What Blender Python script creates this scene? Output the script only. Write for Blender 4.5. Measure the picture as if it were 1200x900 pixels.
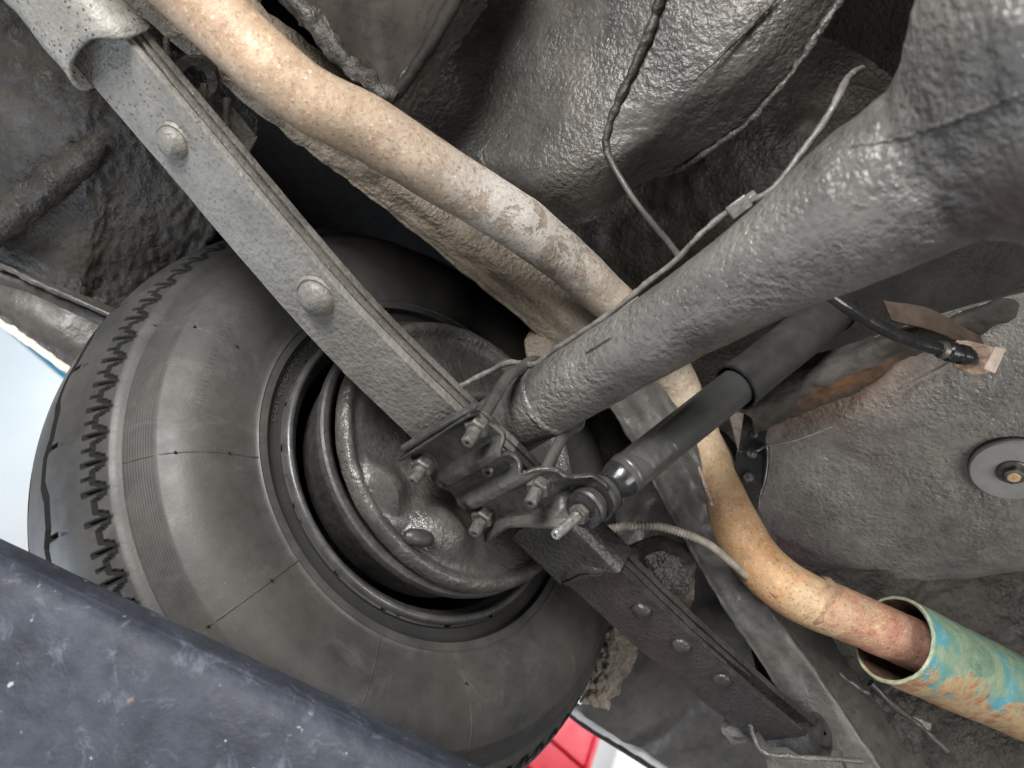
import bpy, bmesh, math, random
import numpy as np
from mathutils import Vector, Matrix
random.seed(7)
RNG = np.random.default_rng(7)
for o in list(bpy.data.objects): bpy.data.objects.remove(o)
S = bpy.context.scene
COL = S.collection
PI = math.pi

# ------------------------------------------------------------------ camera
# World: X = outward along the axle, Y = forward along the car, Z = up.  Origin = axle centre above the spring.
A = np.array([.63, .411, .659]); A /= np.linalg.norm(A)
LL = np.array([.69, -.69, -.23]); LL -= A*LL.dot(A); LL /= np.linalg.norm(LL)
RW = np.array([-A, -LL, np.cross(-A, -LL)])
P0 = np.array([-.077, -.085, -.826]) + .169*A
CAM = -RW @ P0
FPX = 942.0
cd = bpy.data.cameras.new('camera'); cam = bpy.data.objects.new('camera', cd); COL.objects.link(cam)
cd.sensor_width = 36; cd.lens = FPX/1200*36; cd.clip_start = .02; cd.clip_end = 60
M = Matrix([[RW[i][j] for j in range(3)] + [CAM[i]] for i in range(3)] + [[0, 0, 0, 1]])
cam.matrix_world = M
S.camera = cam
cd.dof.use_dof = True; cd.dof.focus_distance = .72; cd.dof.aperture_fstop = 5.5

# ------------------------------------------------------------------ light
S.view_settings.view_transform = 'Standard'; S.view_settings.look = 'None'
S.view_settings.exposure = 0.0; S.view_settings.gamma = 1.0
S.render.engine = 'CYCLES'
S.cycles.max_bounces = 6; S.cycles.diffuse_bounces = 3; S.cycles.glossy_bounces = 3
w = bpy.data.worlds.new('World'); S.world = w; w.use_nodes = True
bg = w.node_tree.nodes['Background']; bg.inputs[0].default_value = (.95, .96, 1.0, 1); bg.inputs[1].default_value = .13

def area(name, loc, target, size, power, color, sy=None):
    l = bpy.data.lights.new(name, 'AREA'); l.energy = power; l.color = color; l.size = size
    if sy: l.shape = 'RECTANGLE'; l.size_y = sy
    o = bpy.data.objects.new(name, l); COL.objects.link(o)
    o.location = loc
    o.rotation_euler = (Vector(target)-Vector(loc)).to_track_quat('-Z', 'Y').to_euler()
    return o
area('bay_light_front', (-1.05, 1.35, -.50), (0, .1, .1), .70, 74, (1, .97, .94))
area('fill_light_inner', (-1.6, -.9, -1.0), (-.1, -.4, .2), 1.0, 30, (1, .97, .93))  # added fill lamp with no seen source, brightens the trunk floor
area('door_daylight', (1.25, .55, -.95), (.2, .0, -.15), 1.0, 15, (.74, .86, 1))
area('wall_fill', (1.35, -1.9, 2.4), (2.7, -.5, .9), 1.8, 62, (1, 1, 1))  # added lamp, source unseen, aimed to whiten the wall

area('wall_fill', (1.35, 1.4, 2.4), (2.7, .9, .7), 1.8, 52, (.88, .95, 1))  # second added lamp, lifts the left stretch of wall

# ------------------------------------------------------------------ helpers
def ray(x, y): return RW @ np.array([(x-600)/FPX, (450-y)/FPX, -1.])
def W(x, y, d): return CAM + ray(x, y)*d                    # a point seen there, at distance d along the view
def PL(x, y, ax, v):                                        # the point seen there on the world plane ax = v
    r = ray(x, y); return CAM + r*((v-CAM[ax])/r[ax])
V = lambda p: np.array(p, float)
def unit(v): v = V(v); return v/np.linalg.norm(v)

def _h(ix, iy, iz, s):
    s = int(s*10)
    n = (ix*374761393 + iy*668265263 + iz*2147483647 + s*974634777) & 0xffffffff
    n = ((n ^ (n >> 13))*1274126177) & 0xffffffff
    n = (n ^ (n >> 16)) & 0xffff
    return n/32767.5-1
def noise(p, sc, seed=0):
    q = np.asarray(p)*sc; i = np.floor(q).astype(np.int64); f = q-i; f = f*f*(3-2*f)
    r = 0
    for dx in (0, 1):
        for dy in (0, 1):
            for dz in (0, 1):
                wgt = (f[..., 0] if dx else 1-f[..., 0])*(f[..., 1] if dy else 1-f[..., 1])*(f[..., 2] if dz else 1-f[..., 2])
                r = r+wgt*_h(i[..., 0]+dx, i[..., 1]+dy, i[..., 2]+dz, seed)
    return r
def fbm(p, sc, oc=3, seed=0):
    r = 0; a = 1
    for k in range(oc): r = r+a*noise(p, sc*2**k, seed+k); a *= .5
    return r

def thing(name, label, cat, loc=(0, 0, 0), group=None):
    o = bpy.data.objects.new(name, None); COL.objects.link(o); o.location = loc; o.empty_display_size = .02
    o['label'] = label; o['category'] = cat
    if group: o['group'] = group
    return o
def wloc(o):
    v = V(o.location)
    while o.parent: o = o.parent; v = v+V(o.location)
    return v
def mesh(name, verts, faces, mat, parent=None, smooth=True, bevel=0, sub=0, attr=None, solid=0, angle=None, loc=None):
    verts = np.asarray(verts, float)
    base = wloc(parent) if parent else np.zeros(3)
    org = V(loc) if loc is not None else base
    me = bpy.data.meshes.new(name)
    me.from_pydata((verts-org).tolist(), [], [list(map(int, f)) for f in faces])
    bm = bmesh.new(); bm.from_mesh(me); bmesh.ops.recalc_face_normals(bm, faces=bm.faces); bm.to_mesh(me); bm.free()
    me.materials.append(mat)
    if smooth: me.polygons.foreach_set('use_smooth', [True]*len(me.polygons))
    if attr is not None:
        at = me.attributes.new('along', 'FLOAT', 'POINT'); at.data.foreach_set('value', np.asarray(attr, float).ravel())
    o = bpy.data.objects.new(name, me); COL.objects.link(o)
    if parent: o.parent = parent
    o.location = org-base
    if solid:
        m = o.modifiers.new('s', 'SOLIDIFY'); m.thickness = abs(solid); m.offset = 1 if solid > 0 else -1
    if bevel:
        m = o.modifiers.new('b', 'BEVEL'); m.width = bevel; m.segments = 3; m.limit_method = 'ANGLE'; m.angle_limit = .6
    if sub:
        m = o.modifiers.new('u', 'SUBSURF'); m.levels = sub; m.render_levels = sub
    if bevel or angle:
        me.set_sharp_from_angle(angle=angle or .7)
    return o
def tag(o, label, cat=None, group=None, kind=None):
    if label: o['label'] = label
    if cat: o['category'] = cat
    if group: o['group'] = group
    if kind: o['kind'] = kind
    return o
def cat_rom(P, n):
    P = np.asarray(P, float); m = len(P)
    t = np.linspace(0, m-1, n); i = np.minimum(t.astype(int), m-2); f = (t-i)[:, None]
    g = lambda k: P[np.clip(k, 0, m-1)]
    p0 = np.where((i > 0)[:, None], g(i-1), 2*g(i)-g(i+1)); p1 = g(i); p2 = g(i+1)
    p3 = np.where((i+2 < m)[:, None], g(i+2), 2*p2-p1)
    return .5*(2*p1+(p2-p0)*f+(2*p0-5*p1+4*p2-p3)*f**2+(3*p1-p0-3*p2+p3)*f**3)
def grid_faces(nu, nv, wrap=False):
    f = []
    for i in range(nu-1):
        for j in range(nv if wrap else nv-1):
            k = (j+1) % nv
            f.append((i*nv+j, i*nv+k, (i+1)*nv+k, (i+1)*nv+j))
    return f
def frames(C):
    T = np.gradient(C, axis=0); T /= np.linalg.norm(T, axis=1)[:, None]
    u = np.cross(T[0], [0.31, .12, .94]); u /= np.linalg.norm(u); U = [u]
    for k in range(1, len(C)):
        u = U[-1]-T[k]*U[-1].dot(T[k]); U.append(u/np.linalg.norm(u))
    U = np.array(U); return T, U, np.cross(T, U)
def tube(name, pts, rad, mat, parent=None, n=60, seg=20, caps=True, lump=0, lsc=60, seed=0, linear=False, squash=None):
    pts = np.asarray(pts, float); rad = np.broadcast_to(np.asarray(rad, float), (len(pts),))
    D = np.column_stack([pts, rad])
    if linear:
        t = np.linspace(0, len(pts)-1, n); Q = np.column_stack([np.interp(t, range(len(pts)), D[:, k]) for k in range(4)])
    else: Q = cat_rom(D, n)
    C, r = Q[:, :3], Q[:, 3]
    T, U, B = frames(C)
    th = np.linspace(0, 2*PI, seg, endpoint=False)
    d = U[:, None, :]*np.cos(th)[None, :, None]+B[:, None, :]*np.sin(th)[None, :, None]
    P = C[:, None, :]+d*r[:, None, None]
    if lump: P = P+d*(lump*fbm(P, lsc, 3, seed))[..., None]
    al = np.repeat(np.linspace(0, 1, n)[:, None], seg, 1)
    vs = P.reshape(-1, 3); fs = grid_faces(n, seg, True); al = al.ravel()
    if caps: fs += [tuple(range(seg))[::-1], tuple(range((n-1)*seg, n*seg))]
    return mesh(name, vs, fs, mat, parent, attr=al, angle=.8)
def lathe(name, org, axis, prof, mat, parent=None, seg=64, smooth=True, lump=0, lsc=60, seed=0, ref=(0.1, .2, .97), closed=False, fn=None, angle=.7, a0=0, a1=2*PI):
    """prof: (along axis, radius) pairs"""
    ax = unit(axis); u = np.cross(ax, ref); u /= np.linalg.norm(u); v = np.cross(ax, u); org = V(org)
    prof = np.asarray(prof, float); full = abs(a1-a0-2*PI) < 1e-6
    th = np.linspace(a0, a1, seg, endpoint=not full)
    d = u[None]*np.cos(th)[:, None]+v[None]*np.sin(th)[:, None]
    r = np.repeat(prof[:, 1][:, None], seg, 1); h = np.repeat(prof[:, 0][:, None], seg, 1)
    if fn is not None: h, r = fn(h, r, th)
    P = org+ax*h[..., None]+d[None]*r[..., None]
    if lump: P = P+d[None]*(lump*fbm(P, lsc, 3, seed))[..., None]
    fs = grid_faces(len(prof), seg, full)
    n = len(prof)
    if closed and full: fs += [((n-1)*seg+j, (n-1)*seg+(j+1) % seg, (j+1) % seg, j) for j in range(seg)]
    return mesh(name, P.reshape(-1, 3), fs, mat, parent, smooth=smooth, angle=angle)
def prism(name, poly, off, mat, parent=None, bevel=0, smooth=True):
    poly = np.asarray(poly, float); n = len(poly); vs = np.vstack([poly, poly+V(off)])
    fs = [tuple(range(n)), tuple(range(n, 2*n))]+[(i, (i+1) % n, n+(i+1) % n, n+i) for i in range(n)]
    return mesh(name, vs, fs, mat, parent, bevel=bevel, smooth=smooth)
def boxo(name, c, ex, ey, ez, mat, parent=None, bevel=0):
    c, ex, ey, ez = map(V, (c, ex, ey, ez))
    p = [c-ex-ey-ez, c+ex-ey-ez, c+ex+ey-ez, c-ex+ey-ez]
    return prism(name, p, 2*ez, mat, parent, bevel=bevel)
def patch(name, net, mat, parent=None, nu=90, nv=90, solid=.003, lump=0, lsc=50, oc=3, seed=0, fn=None, att=None):
    """net[i][j] = world points; smooth surface through them, with lumps"""
    net = np.asarray(net, float)
    a = np.array([cat_rom(net[i], nv) for i in range(net.shape[0])])
    P = np.array([cat_rom(a[:, j], nu) for j in range(nv)]).transpose(1, 0, 2)
    du = np.gradient(P, axis=0); dv = np.gradient(P, axis=1); N = np.cross(du, dv)
    N /= (np.linalg.norm(N, axis=2)[..., None]+1e-12)
    s = np.sign(((CAM-P)*N).sum(2).mean()); N *= s
    if lump: P = P+N*(lump*fbm(P, lsc, oc, seed))[..., None]
    if fn is not None: P = fn(P, N)
    al = np.repeat(np.linspace(0, 1, nv)[None], nu, 0)
    if att is not None: al = att(np.linspace(0, 1, nu)[:, None], np.linspace(0, 1, nv)[None])
    back = P-N*solid
    k = nu*nv; fs = grid_faces(nu, nv); fs = fs+[tuple(i+k for i in f[::-1]) for f in fs]
    for j in range(nv-1):
        fs += [(j, j+1, k+j+1, k+j), ((nu-1)*nv+j+1, (nu-1)*nv+j, k+(nu-1)*nv+j, k+(nu-1)*nv+j+1)]
    for i in range(nu-1):
        fs += [((i+1)*nv, i*nv, k+i*nv, k+(i+1)*nv), (i*nv+nv-1, (i+1)*nv+nv-1, k+(i+1)*nv+nv-1, k+i*nv+nv-1)]
    return mesh(name, np.vstack([P.reshape(-1, 3), back.reshape(-1, 3)]), fs, mat, parent, attr=np.tile(al.ravel(), 2), angle=1.0)
def WN(rows): return [[W(*p) for p in r] for r in rows]
def share(src, parent, loc, name=None, rot=None):
    c = src.copy(); COL.objects.link(c); c.parent = parent; c.location = loc
    if rot is not None: c.rotation_euler = rot
    return c

# ------------------------------------------------------------------ materials
class NT:
    def __init__(s, name):
        s.m = bpy.data.materials.new(name); s.m.use_nodes = True; s.t = s.m.node_tree; s.t.nodes.clear()
        s.out = s.n('ShaderNodeOutputMaterial'); s.b = s.n('ShaderNodeBsdfPrincipled'); s.l(s.b.outputs[0], s.out.inputs[0])
        s.co = s.n('ShaderNodeTexCoord').outputs['Object']
    def n(s, ty, **k):
        x = s.t.nodes.new(ty)
        for a, v in k.items(): setattr(x, a, v)
        return x
    def l(s, a, b): s.t.links.new(a, b)
    def noise(s, sc, det=5, rough=.6, dist=0, vec=None):
        x = s.n('ShaderNodeTexNoise'); x.inputs['Scale'].default_value = sc; x.inputs['Detail'].default_value = det
        x.inputs['Roughness'].default_value = rough; x.inputs['Distortion'].default_value = dist
        s.l(vec or s.co, x.inputs['Vector']); return x.outputs['Fac']
    def vor(s, sc, feat='F1', rand=1):
        x = s.n('ShaderNodeTexVoronoi', feature=feat); x.inputs['Scale'].default_value = sc; x.inputs['Randomness'].default_value = rand
        s.l(s.co, x.inputs['Vector']); return x.outputs['Distance']
    def ramp(s, fac, stops):
        x = s.n('ShaderNodeValToRGB'); e = x.color_ramp.elements
        while len(e) < len(stops): e.new(.5)
        for i, (p, c) in enumerate(stops):
            e[i].position = p; c = (c, c, c) if not hasattr(c, '__len__') else c; e[i].color = (*c[:3], 1)
        s.l(fac, x.inputs[0]); return x.outputs[0]
    def mix(s, f, a, b, blend='MIX'):
        x = s.n('ShaderNodeMix', data_type='RGBA', blend_type=blend)
        if hasattr(f, 'links'): s.l(f, x.inputs[0])
        else: x.inputs[0].default_value = f
        for v, i in ((a, 6), (b, 7)):
            if hasattr(v, 'links'): s.l(v, x.inputs[i])
            else: x.inputs[i].default_value = (*(v if hasattr(v, '__len__') else (v, v, v)), 1)
        return x.outputs[2]
    def math(s, op, a, b=0.):
        x = s.n('ShaderNodeMath', operation=op)
        for v, i in ((a, 0), (b, 1)):
            if hasattr(v, 'links'): s.l(v, x.inputs[i])
            else: x.inputs[i].default_value = v
        return x.outputs[0]
    def bump(s, h, strength, dist, prev=None):
        x = s.n('ShaderNodeBump'); x.inputs['Strength'].default_value = strength; x.inputs['Distance'].default_value = dist
        s.l(h, x.inputs['Height'])
        if prev: s.l(prev, x.inputs['Normal'])
        return x.outputs[0]
    def fin(s, col, rough, nrm=None, metal=0, spec=.5, coat=0):
        for v, k in ((col, 'Base Color'), (rough, 'Roughness'), (metal, 'Metallic')):
            if hasattr(v, 'links'): s.l(v, s.b.inputs[k])
            elif k == 'Base Color': s.b.inputs[k].default_value = (*v, 1)
            else: s.b.inputs[k].default_value = v
        if nrm: s.l(nrm, s.b.inputs['Normal'])
        s.b.inputs['Specular IOR Level'].default_value = spec
        if coat: s.b.inputs['Coat Weight'].default_value = coat; s.b.inputs['Coat Roughness'].default_value = .25
        return s.m
def undercoat(name, c0, c1, sc=150, amt=.0025, rough=(.35, .6), dust=None, dustamt=.5, spec=.5, fine=600, crater=0):
    """brushed / sprayed underbody coating: lumps, orange peel, patchy gloss, dust"""
    t = NT(name)
    n1 = t.noise(sc*1.25, 3, .5, .25); n2 = t.noise(fine, 4, .6); big = t.noise(9, 5, .6); mid = t.noise(40, 4, .6)
    n0 = t.noise(sc*.28, 2, .4); zone = t.ramp(t.noise(16, 3, .6), [(.38, .25), (.62, 1)])
    col = t.mix(t.ramp(mid, [(.35, 0), (.65, 1)]), c0, c1)
    if dust: col = t.mix(t.math('MULTIPLY', t.ramp(big, [(.42, 0), (.66, 1)]), dustamt), col, dust)
    col = t.mix(t.math('MULTIPLY', t.ramp(n2, [(.56, 0), (.76, 1)]), .3), col, tuple(min(1, c*1.9+.02) for c in c1))
    col = t.mix(t.math('MULTIPLY', t.ramp(n1, [(.30, 1), (.46, 0)]), .35), col, tuple(c*.45 for c in c0))     # black in the pits
    r = t.ramp(t.noise(22, 4, .6), [(.35, rough[0]), (.65, rough[1])])
    nm = t.bump(n0, .35, amt*1.0)
    nm = t.bump(t.math('MULTIPLY', t.ramp(n1, [(.34, 0), (.66, 1)]), zone), .75, amt*.75, nm)
    if crater: nm = t.bump(t.math('MULTIPLY', t.ramp(t.vor(crater), [(.0, 0), (.35, 1)]), zone), .35, amt*.5, nm)
    nm = t.bump(n2, .5, amt*.2, nm)
    return t.fin(col, r, nm, spec=spec)
UC_DARK = undercoat('undercoat_dark', (.020, .018, .016), (.038, .034, .029), dust=(.085, .073, .058), dustamt=.45, rough=(.42, .62), spec=.35)
UC_BLACK = undercoat('undercoat_black', (.012, .0115, .011), (.018, .017, .016), rough=(.6, .8), spec=.12)
UC_GREY = undercoat('undercoat_grey', (.13, .125, .115), (.20, .193, .18), sc=170, amt=.0021, rough=(.24, .40), dust=(.27, .255, .23), dustamt=.45, spec=.6)
UC_PAN = undercoat('undercoat_pan', (.026, .025, .023), (.048, .046, .042), sc=175, amt=.0019, rough=(.36, .50), dust=(.11, .10, .085), dustamt=.5, spec=.6)
UC_BROWN = undercoat('undercoat_brown', (.095, .077, .057), (.16, .135, .103), sc=190, amt=.0028, rough=(.45, .75), dust=(.25, .21, .16), dustamt=.5)
UC_FUZZ = undercoat('undercoat_fuzz', (.20, .175, .14), (.36, .32, .26), sc=260, amt=.006, rough=(.7, .9))
UC_SMOOTH = undercoat('undercoat_smooth', (.034, .033, .031), (.058, .056, .052), sc=110, amt=.0008, rough=(.36, .55), dust=(.10, .09, .08), dustamt=.35)
UC_CHANNEL_SHADE = undercoat('undercoat_channel_shade', (.009, .008, .007), (.015, .013, .011), sc=100, amt=.0006, rough=(.6, .8), dust=(.05, .043, .036), dustamt=.5, spec=.15)  # much darker coat, stands in for shade on the channel
AXLE = undercoat('axle_paint', (.042, .041, .0385), (.075, .073, .069), sc=170, amt=.0022, rough=(.26, .40), dust=(.20, .193, .178), dustamt=.55, crater=90, spec=.65)
DIFF_UNUSED = None and undercoat('differential_paint', (.085, .080, .073), (.15, .142, .130), sc=125, amt=.0022, rough=(.2, .42), dust=(.34, .30, .26), dustamt=.7, crater=80, spec=.6)

def mk_spring(name, c0, c1, dark=.06, rough=.5, pits=1., y0=.22):
    t = NT(name)
    n = t.noise(230, 3, .5, .2); f = t.noise(700, 3, .6); v = t.vor(210)
    sep = t.n('ShaderNodeSeparateXYZ'); t.l(t.co, sep.inputs[0])
    front = t.n('ShaderNodeMapRange'); t.l(sep.outputs[1], front.inputs[0]); front.inputs[1].default_value = y0; front.inputs[2].default_value = y0+.18
    pm = t.ramp(t.math('ADD', v, t.math('MULTIPLY', t.noise(500, 2), .18)), [(.27, 1), (.38, 0)])
    pm = t.math('MULTIPLY', pm, t.ramp(t.noise(45, 3, .6), [(.40, 0), (.55, pits)]))
    pm = t.math('MULTIPLY', pm, front.outputs[0])
    col = t.mix(t.ramp(t.noise(30, 5, .65), [(.35, 0), (.65, 1)]), c0, c1)
    col = t.mix(t.math('MULTIPLY', t.ramp(n, [(.3, 1), (.5, 0)]), .4), col, tuple(c*.5 for c in c0))
    col = t.mix(pm, col, (dark, dark*.95, dark*.88))
    nm = t.bump(n, .8, .0019); nm = t.bump(f, .5, .0005, nm); nm = t.bump(t.math('MULTIPLY', pm, -1), .6, .001, nm)
    return t.fin(col, rough, nm)
SPRING = mk_spring('spring_paint_dusty', (.115, .110, .098), (.165, .159, .143))
SLEEVE = mk_spring('spring_sleeve_paint', (.17, .165, .147), (.24, .232, .21), .03, .5, 1., -.5)
SPRING_EDGE = mk_spring('spring_edge_paint', (.055, .052, .046), (.11, .105, .094), .03, .36)
SPRING_BLK = mk_spring('spring_rear_black', (.020, .0198, .019), (.042, .0415, .040), .02, .33, .3, 3)

def simple(name, c0, c1, rough=.5, sc=60, bs=300, amt=.0004, metal=0, spec=.5, coat=0, rvar=.12):
    t = NT(name)
    col = t.mix(t.ramp(t.noise(sc, 5, .65), [(.35, 0), (.65, 1)]), c0, c1)
    r = t.ramp(t.noise(sc*1.7, 4, .6), [(.35, max(.03, rough-rvar)), (.65, min(1, rough+rvar))])
    return t.fin(col, r, t.bump(t.noise(bs, 4, .6), .6, amt), metal=metal, spec=spec, coat=coat)
SHOCK = simple('shock_satin_black', (.040, .041, .041), (.054, .054, .053), .35, 40, 900, .00012, rvar=.06)
RUBBERBLK = simple('black_rubber', (.02, .02, .02), (.04, .038, .036), .5, 80)
GLOSSBLK = simple('gloss_black', (.016, .016, .017), (.025, .025, .025), .2, 80, 400, .0002)
COVER = simple('dust_cover_black', (.022, .022, .022), (.032, .032, .031), .45, 40, 900, .0002)
PLATE = undercoat('spring_plate_paint', (.026, .0255, .024), (.05, .049, .046), sc=90, amt=.0012, rough=(.24, .42), dust=(.15, .145, .13), dustamt=.4, fine=800)
BACKPL = undercoat('backing_plate_paint', (.032, .0315, .030), (.058, .057, .054), sc=170, amt=.0016, rough=(.26, .45), dust=(.12, .113, .10), dustamt=.5)
DRUM = simple('drum_iron', (.030, .029, .028), (.06, .058, .055), .5, 90, 500, .0006)
RIM = simple('rim_black', (.040, .040, .041), (.070, .069, .067), .34, 60)
STEEL = simple('bolt_steel', (.065, .063, .058), (.18, .172, .158), .40, 160, 500, .0006, metal=.5)
ZINC = simple('zinc_thread', (.28, .27, .25), (.42, .41, .38), .33, 160, 500, .0002, metal=.8)
GREYPRIMER = simple('grey_disc', (.23, .23, .23), (.28, .28, .275), .5, 50, 500, .0002)
LINE = simple('brake_line_coated', (.075, .072, .066), (.16, .152, .14), .36, 120, 420, .0008)
CONCRETE = simple('floor_paint', (.5, .51, .52), (.6, .6, .6), .5, 3, 60, .001)
WHITE = simple('white_wall', (.8, .81, .82), (.85, .85, .85), .5, 4, 60, .0003)
WHITE2 = simple('white_wall_bluish', (.72, .79, .83), (.77, .82, .86), .5, 4, 60, .0003)
BLUE = simple('blue_band', (.05, .36, .62), (.07, .42, .68), .4, 10)
RED = simple('red_paint', (.60, .012, .04), (.68, .02, .055), .3, 8)
RED2 = simple('red_paint_dark', (.60, .010, .035), (.66, .015, .04), .35, 8)
SILVER = simple('sill_lip_metal', (.42, .42, .42), (.6, .6, .6), .4, 50, 300, .0004)
CREAM = simple('sill_lip_cream', (.6, .52, .40), (.8, .76, .68), .5, 130, 300, .0006)
CABLE = simple('cable_sheath', (.13, .12, .1), (.24, .22, .19), .6, 90)

def m_tyre():
    t = NT('tyre_rubber')
    sep = t.n('ShaderNodeSeparateXYZ'); t.l(t.co, sep.inputs[0])
    big = t.noise(7, 5, .6); mid = t.noise(45, 5, .7)
    col = t.mix(t.ramp(mid, [(.35, 0), (.65, 1)]), (.027, .0272, .0275), (.043, .0428, .042))
    rr0 = t.math('SQRT', t.math('ADD', t.math('MULTIPLY', sep.outputs[1], sep.outputs[1]), t.math('MULTIPLY', sep.outputs[2], sep.outputs[2])))
    dusty = t.math('MULTIPLY', t.ramp(big, [(.42, 0), (.62, 1)]), t.math('GREATER_THAN', t.math('SQRT', t.math('ADD', t.math('MULTIPLY', sep.outputs[1], sep.outputs[1]), t.math('MULTIPLY', sep.outputs[2], sep.outputs[2]))), .183))
    col = t.mix(t.math('MULTIPLY', dusty, .32), col, (.078, .066, .052))   # brown dust
    rub = t.ramp(t.noise(16, 6, .75, 1.5), [(.56, 0), (.72, 1)]); col = t.mix(t.math('MULTIPLY', rub, .25), col, (.14, .13, .12))
    col = t.mix(t.math('LESS_THAN', rr0, .1825), col, (.016, .016, .0162))
    groove_shade = t.n('ShaderNodeAttribute', attribute_name='groove').outputs['Fac']; col = t.mix(t.ramp(groove_shade, [(.05, 0), (.4, 1)]), col, (.018, .018, .018))  # tread grooves painted darker: shade put into the colour
    sp = t.ramp(t.noise(520, 2, .5), [(.74, 0), (.8, 1)])
    col = t.mix(t.math('MULTIPLY', sp, .35), col, (.3, .28, .25))
    # concentric mould lines near the shoulder, from the radius round the axle
    rr = t.math('SQRT', t.math('ADD', t.math('MULTIPLY', sep.outputs[1], sep.outputs[1]), t.math('MULTIPLY', sep.outputs[2], sep.outputs[2])))
    band = t.math('MULTIPLY', t.math('GREATER_THAN', rr, .2795), t.math('LESS_THAN', rr, .2945))
    wave = t.math('MULTIPLY', t.math('SINE', t.math('MULTIPLY', rr, 2*PI/.0015)), band)
    nm = t.bump(t.noise(350, 4, .6), .35, .0004); nm = t.bump(wave, .18, .0003, nm)
    r = t.math('MAXIMUM', t.ramp(t.noise(18, 4, .6), [(.35, .42), (.65, .60)]), t.math('MULTIPLY', t.ramp(groove_shade, [(.05, 0), (.4, 1)]), .95))
    t.fin(col, r, nm, spec=.45)
    t.l(t.math('MULTIPLY', t.math('SUBTRACT', 1., t.ramp(groove_shade, [(.05, 0), (.4, 1)])), .45), t.b.inputs['Specular IOR Level'])
    return t.m
TYRE = m_tyre()
def m_exh():
    t = NT('exhaust_rust')
    at = t.n('ShaderNodeAttribute', attribute_name='along').outputs['Fac']
    a = t.math('ADD', t.math('SUBTRACT', t.math('MULTIPLY', at, 1.06), .06), t.math('MULTIPLY', t.math('SUBTRACT', t.noise(26, 4, .7), .5), .14))
    base = t.ramp(a, [(0, (.30, .18, .10)), (.12, (.34, .235, .145)), (.24, (.28, .225, .17)), (.42, (.33, .285, .235)), (.58, (.38, .33, .25)),
                      (.68, (.40, .27, .15)), (.78, (.46, .25, .11)), (.865, (.50, .30, .15)), (.90, (.52, .37, .22)), (.93, (.37, .155, .10)), (1, (.30, .145, .12))])
    tan = t.ramp(t.noise(60, 6, .75), [(.42, 0), (.58, 1)])
    col = t.mix(t.math('MULTIPLY', tan, .42), base, (.47, .36, .235))
    dk = t.ramp(t.noise(17, 6, .75, .6), [(.50, 0), (.64, 1)]); col = t.mix(t.math('MULTIPLY', dk, .35), col, (.19, .12, .075))
    pink = t.ramp(t.noise(42, 6, .75, 1.2), [(.52, 0), (.62, 1)])
    col = t.mix(t.math('MULTIPLY', pink, .45), col, (.26, .14, .08))
    white = t.math('MULTIPLY', t.ramp(t.noise(30, 7, .75, .8), [(.46, 0), (.50, 1)]), t.ramp(at, [(.27, 0), (.33, 1), (.39, 1), (.44, 0)]))
    col = t.mix(t.math('MULTIPLY', white, .75), col, (.52, .50, .46))
    spk = t.ramp(t.noise(300, 5, .75), [(.54, 0), (.64, 1)])
    col = t.mix(t.math('MULTIPLY', spk, .65), col, (.10, .060, .035))
    br = t.ramp(t.noise(230, 4, .7), [(.58, 0), (.68, 1)])
    col = t.mix(t.math('MULTIPLY', br, .5), col, (.70, .58, .42))
    hs = t.n('ShaderNodeHueSaturation'); t.l(t.ramp(at, [(0, .95), (.25, .84), (.5, .84), (.64, 1), (.9, 1)]), hs.inputs['Saturation']); hs.inputs['Value'].default_value = .97; t.l(col, hs.inputs['Color']); col = hs.outputs[0]
    nm = t.bump(t.noise(55, 4, .6), .6, .0022); nm = t.bump(t.noise(300, 5, .75), .6, .0009, nm); nm = t.bump(white, .6, .0012, nm)
    return t.fin(col, t.ramp(t.noise(40, 3), [(.3, .45), (.7, .68)]), nm, metal=.12)
EXH = m_exh()
def m_green():
    t = NT('green_corroded_steel')
    st = t.n('ShaderNodeMapping'); st.inputs['Scale'].default_value = (1, .35, 1); t.l(t.co, st.inputs[0])
    n = t.noise(24, 5, .65, .7, st.outputs[0]); m = t.noise(34, 6, .7, .5)
    sep = t.n('ShaderNodeSeparateXYZ'); t.l(t.co, sep.inputs[0])
    col = t.ramp(n, [(.34, (.12, .22, .16)), (.45, (.26, .34, .23)), (.53, (.15, .31, .26)), (.60, (.08, .33, .42)), (.68, (.16, .38, .44)), (.76, (.40, .36, .24))])
    col = t.mix(t.math('MULTIPLY', t.ramp(t.noise(90, 5, .7), [(.5, 0), (.66, 1)]), .55), col, (.40, .42, .28))
    # rust creeps in from the under side (object Z / X), edge broken up by noise
    dt = t.n('ShaderNodeVectorMath', operation='DOT_PRODUCT'); t.l(t.co, dt.inputs[0]); dt.inputs[1].default_value = (.635*20, -.33*20, -.69*20); low = dt.outputs['Value']
    low = t.math('ADD', low, t.math('MULTIPLY', t.math('SUBTRACT', m, .5), 3.6))
    rm = t.ramp(low, [(.20, 0), (.34, 1)])
    rust = t.ramp(t.noise(70, 6, .7), [(.32, (.24, .11, .055)), (.46, (.42, .24, .14)), (.56, (.44, .36, .20)), (.66, (.38, .20, .11)), (.75, (.26, .24, .13))])
    col = t.mix(rm, col, rust)
    nm = t.bump(t.noise(60, 5, .7), .6, .0016); nm = t.bump(t.noise(400, 4, .6), .5, .0005, nm); nm = t.bump(rm, .5, .0008, nm)
    return t.fin(col, t.ramp(t.noise(50, 4), [(.3, .28), (.7, .55)]), nm, metal=.15)
GREEN = m_green()
SOOT = simple('pipe_soot', (.05, .03, .022), (.13, .085, .06), .7, 60, 250, .0015)
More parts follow.
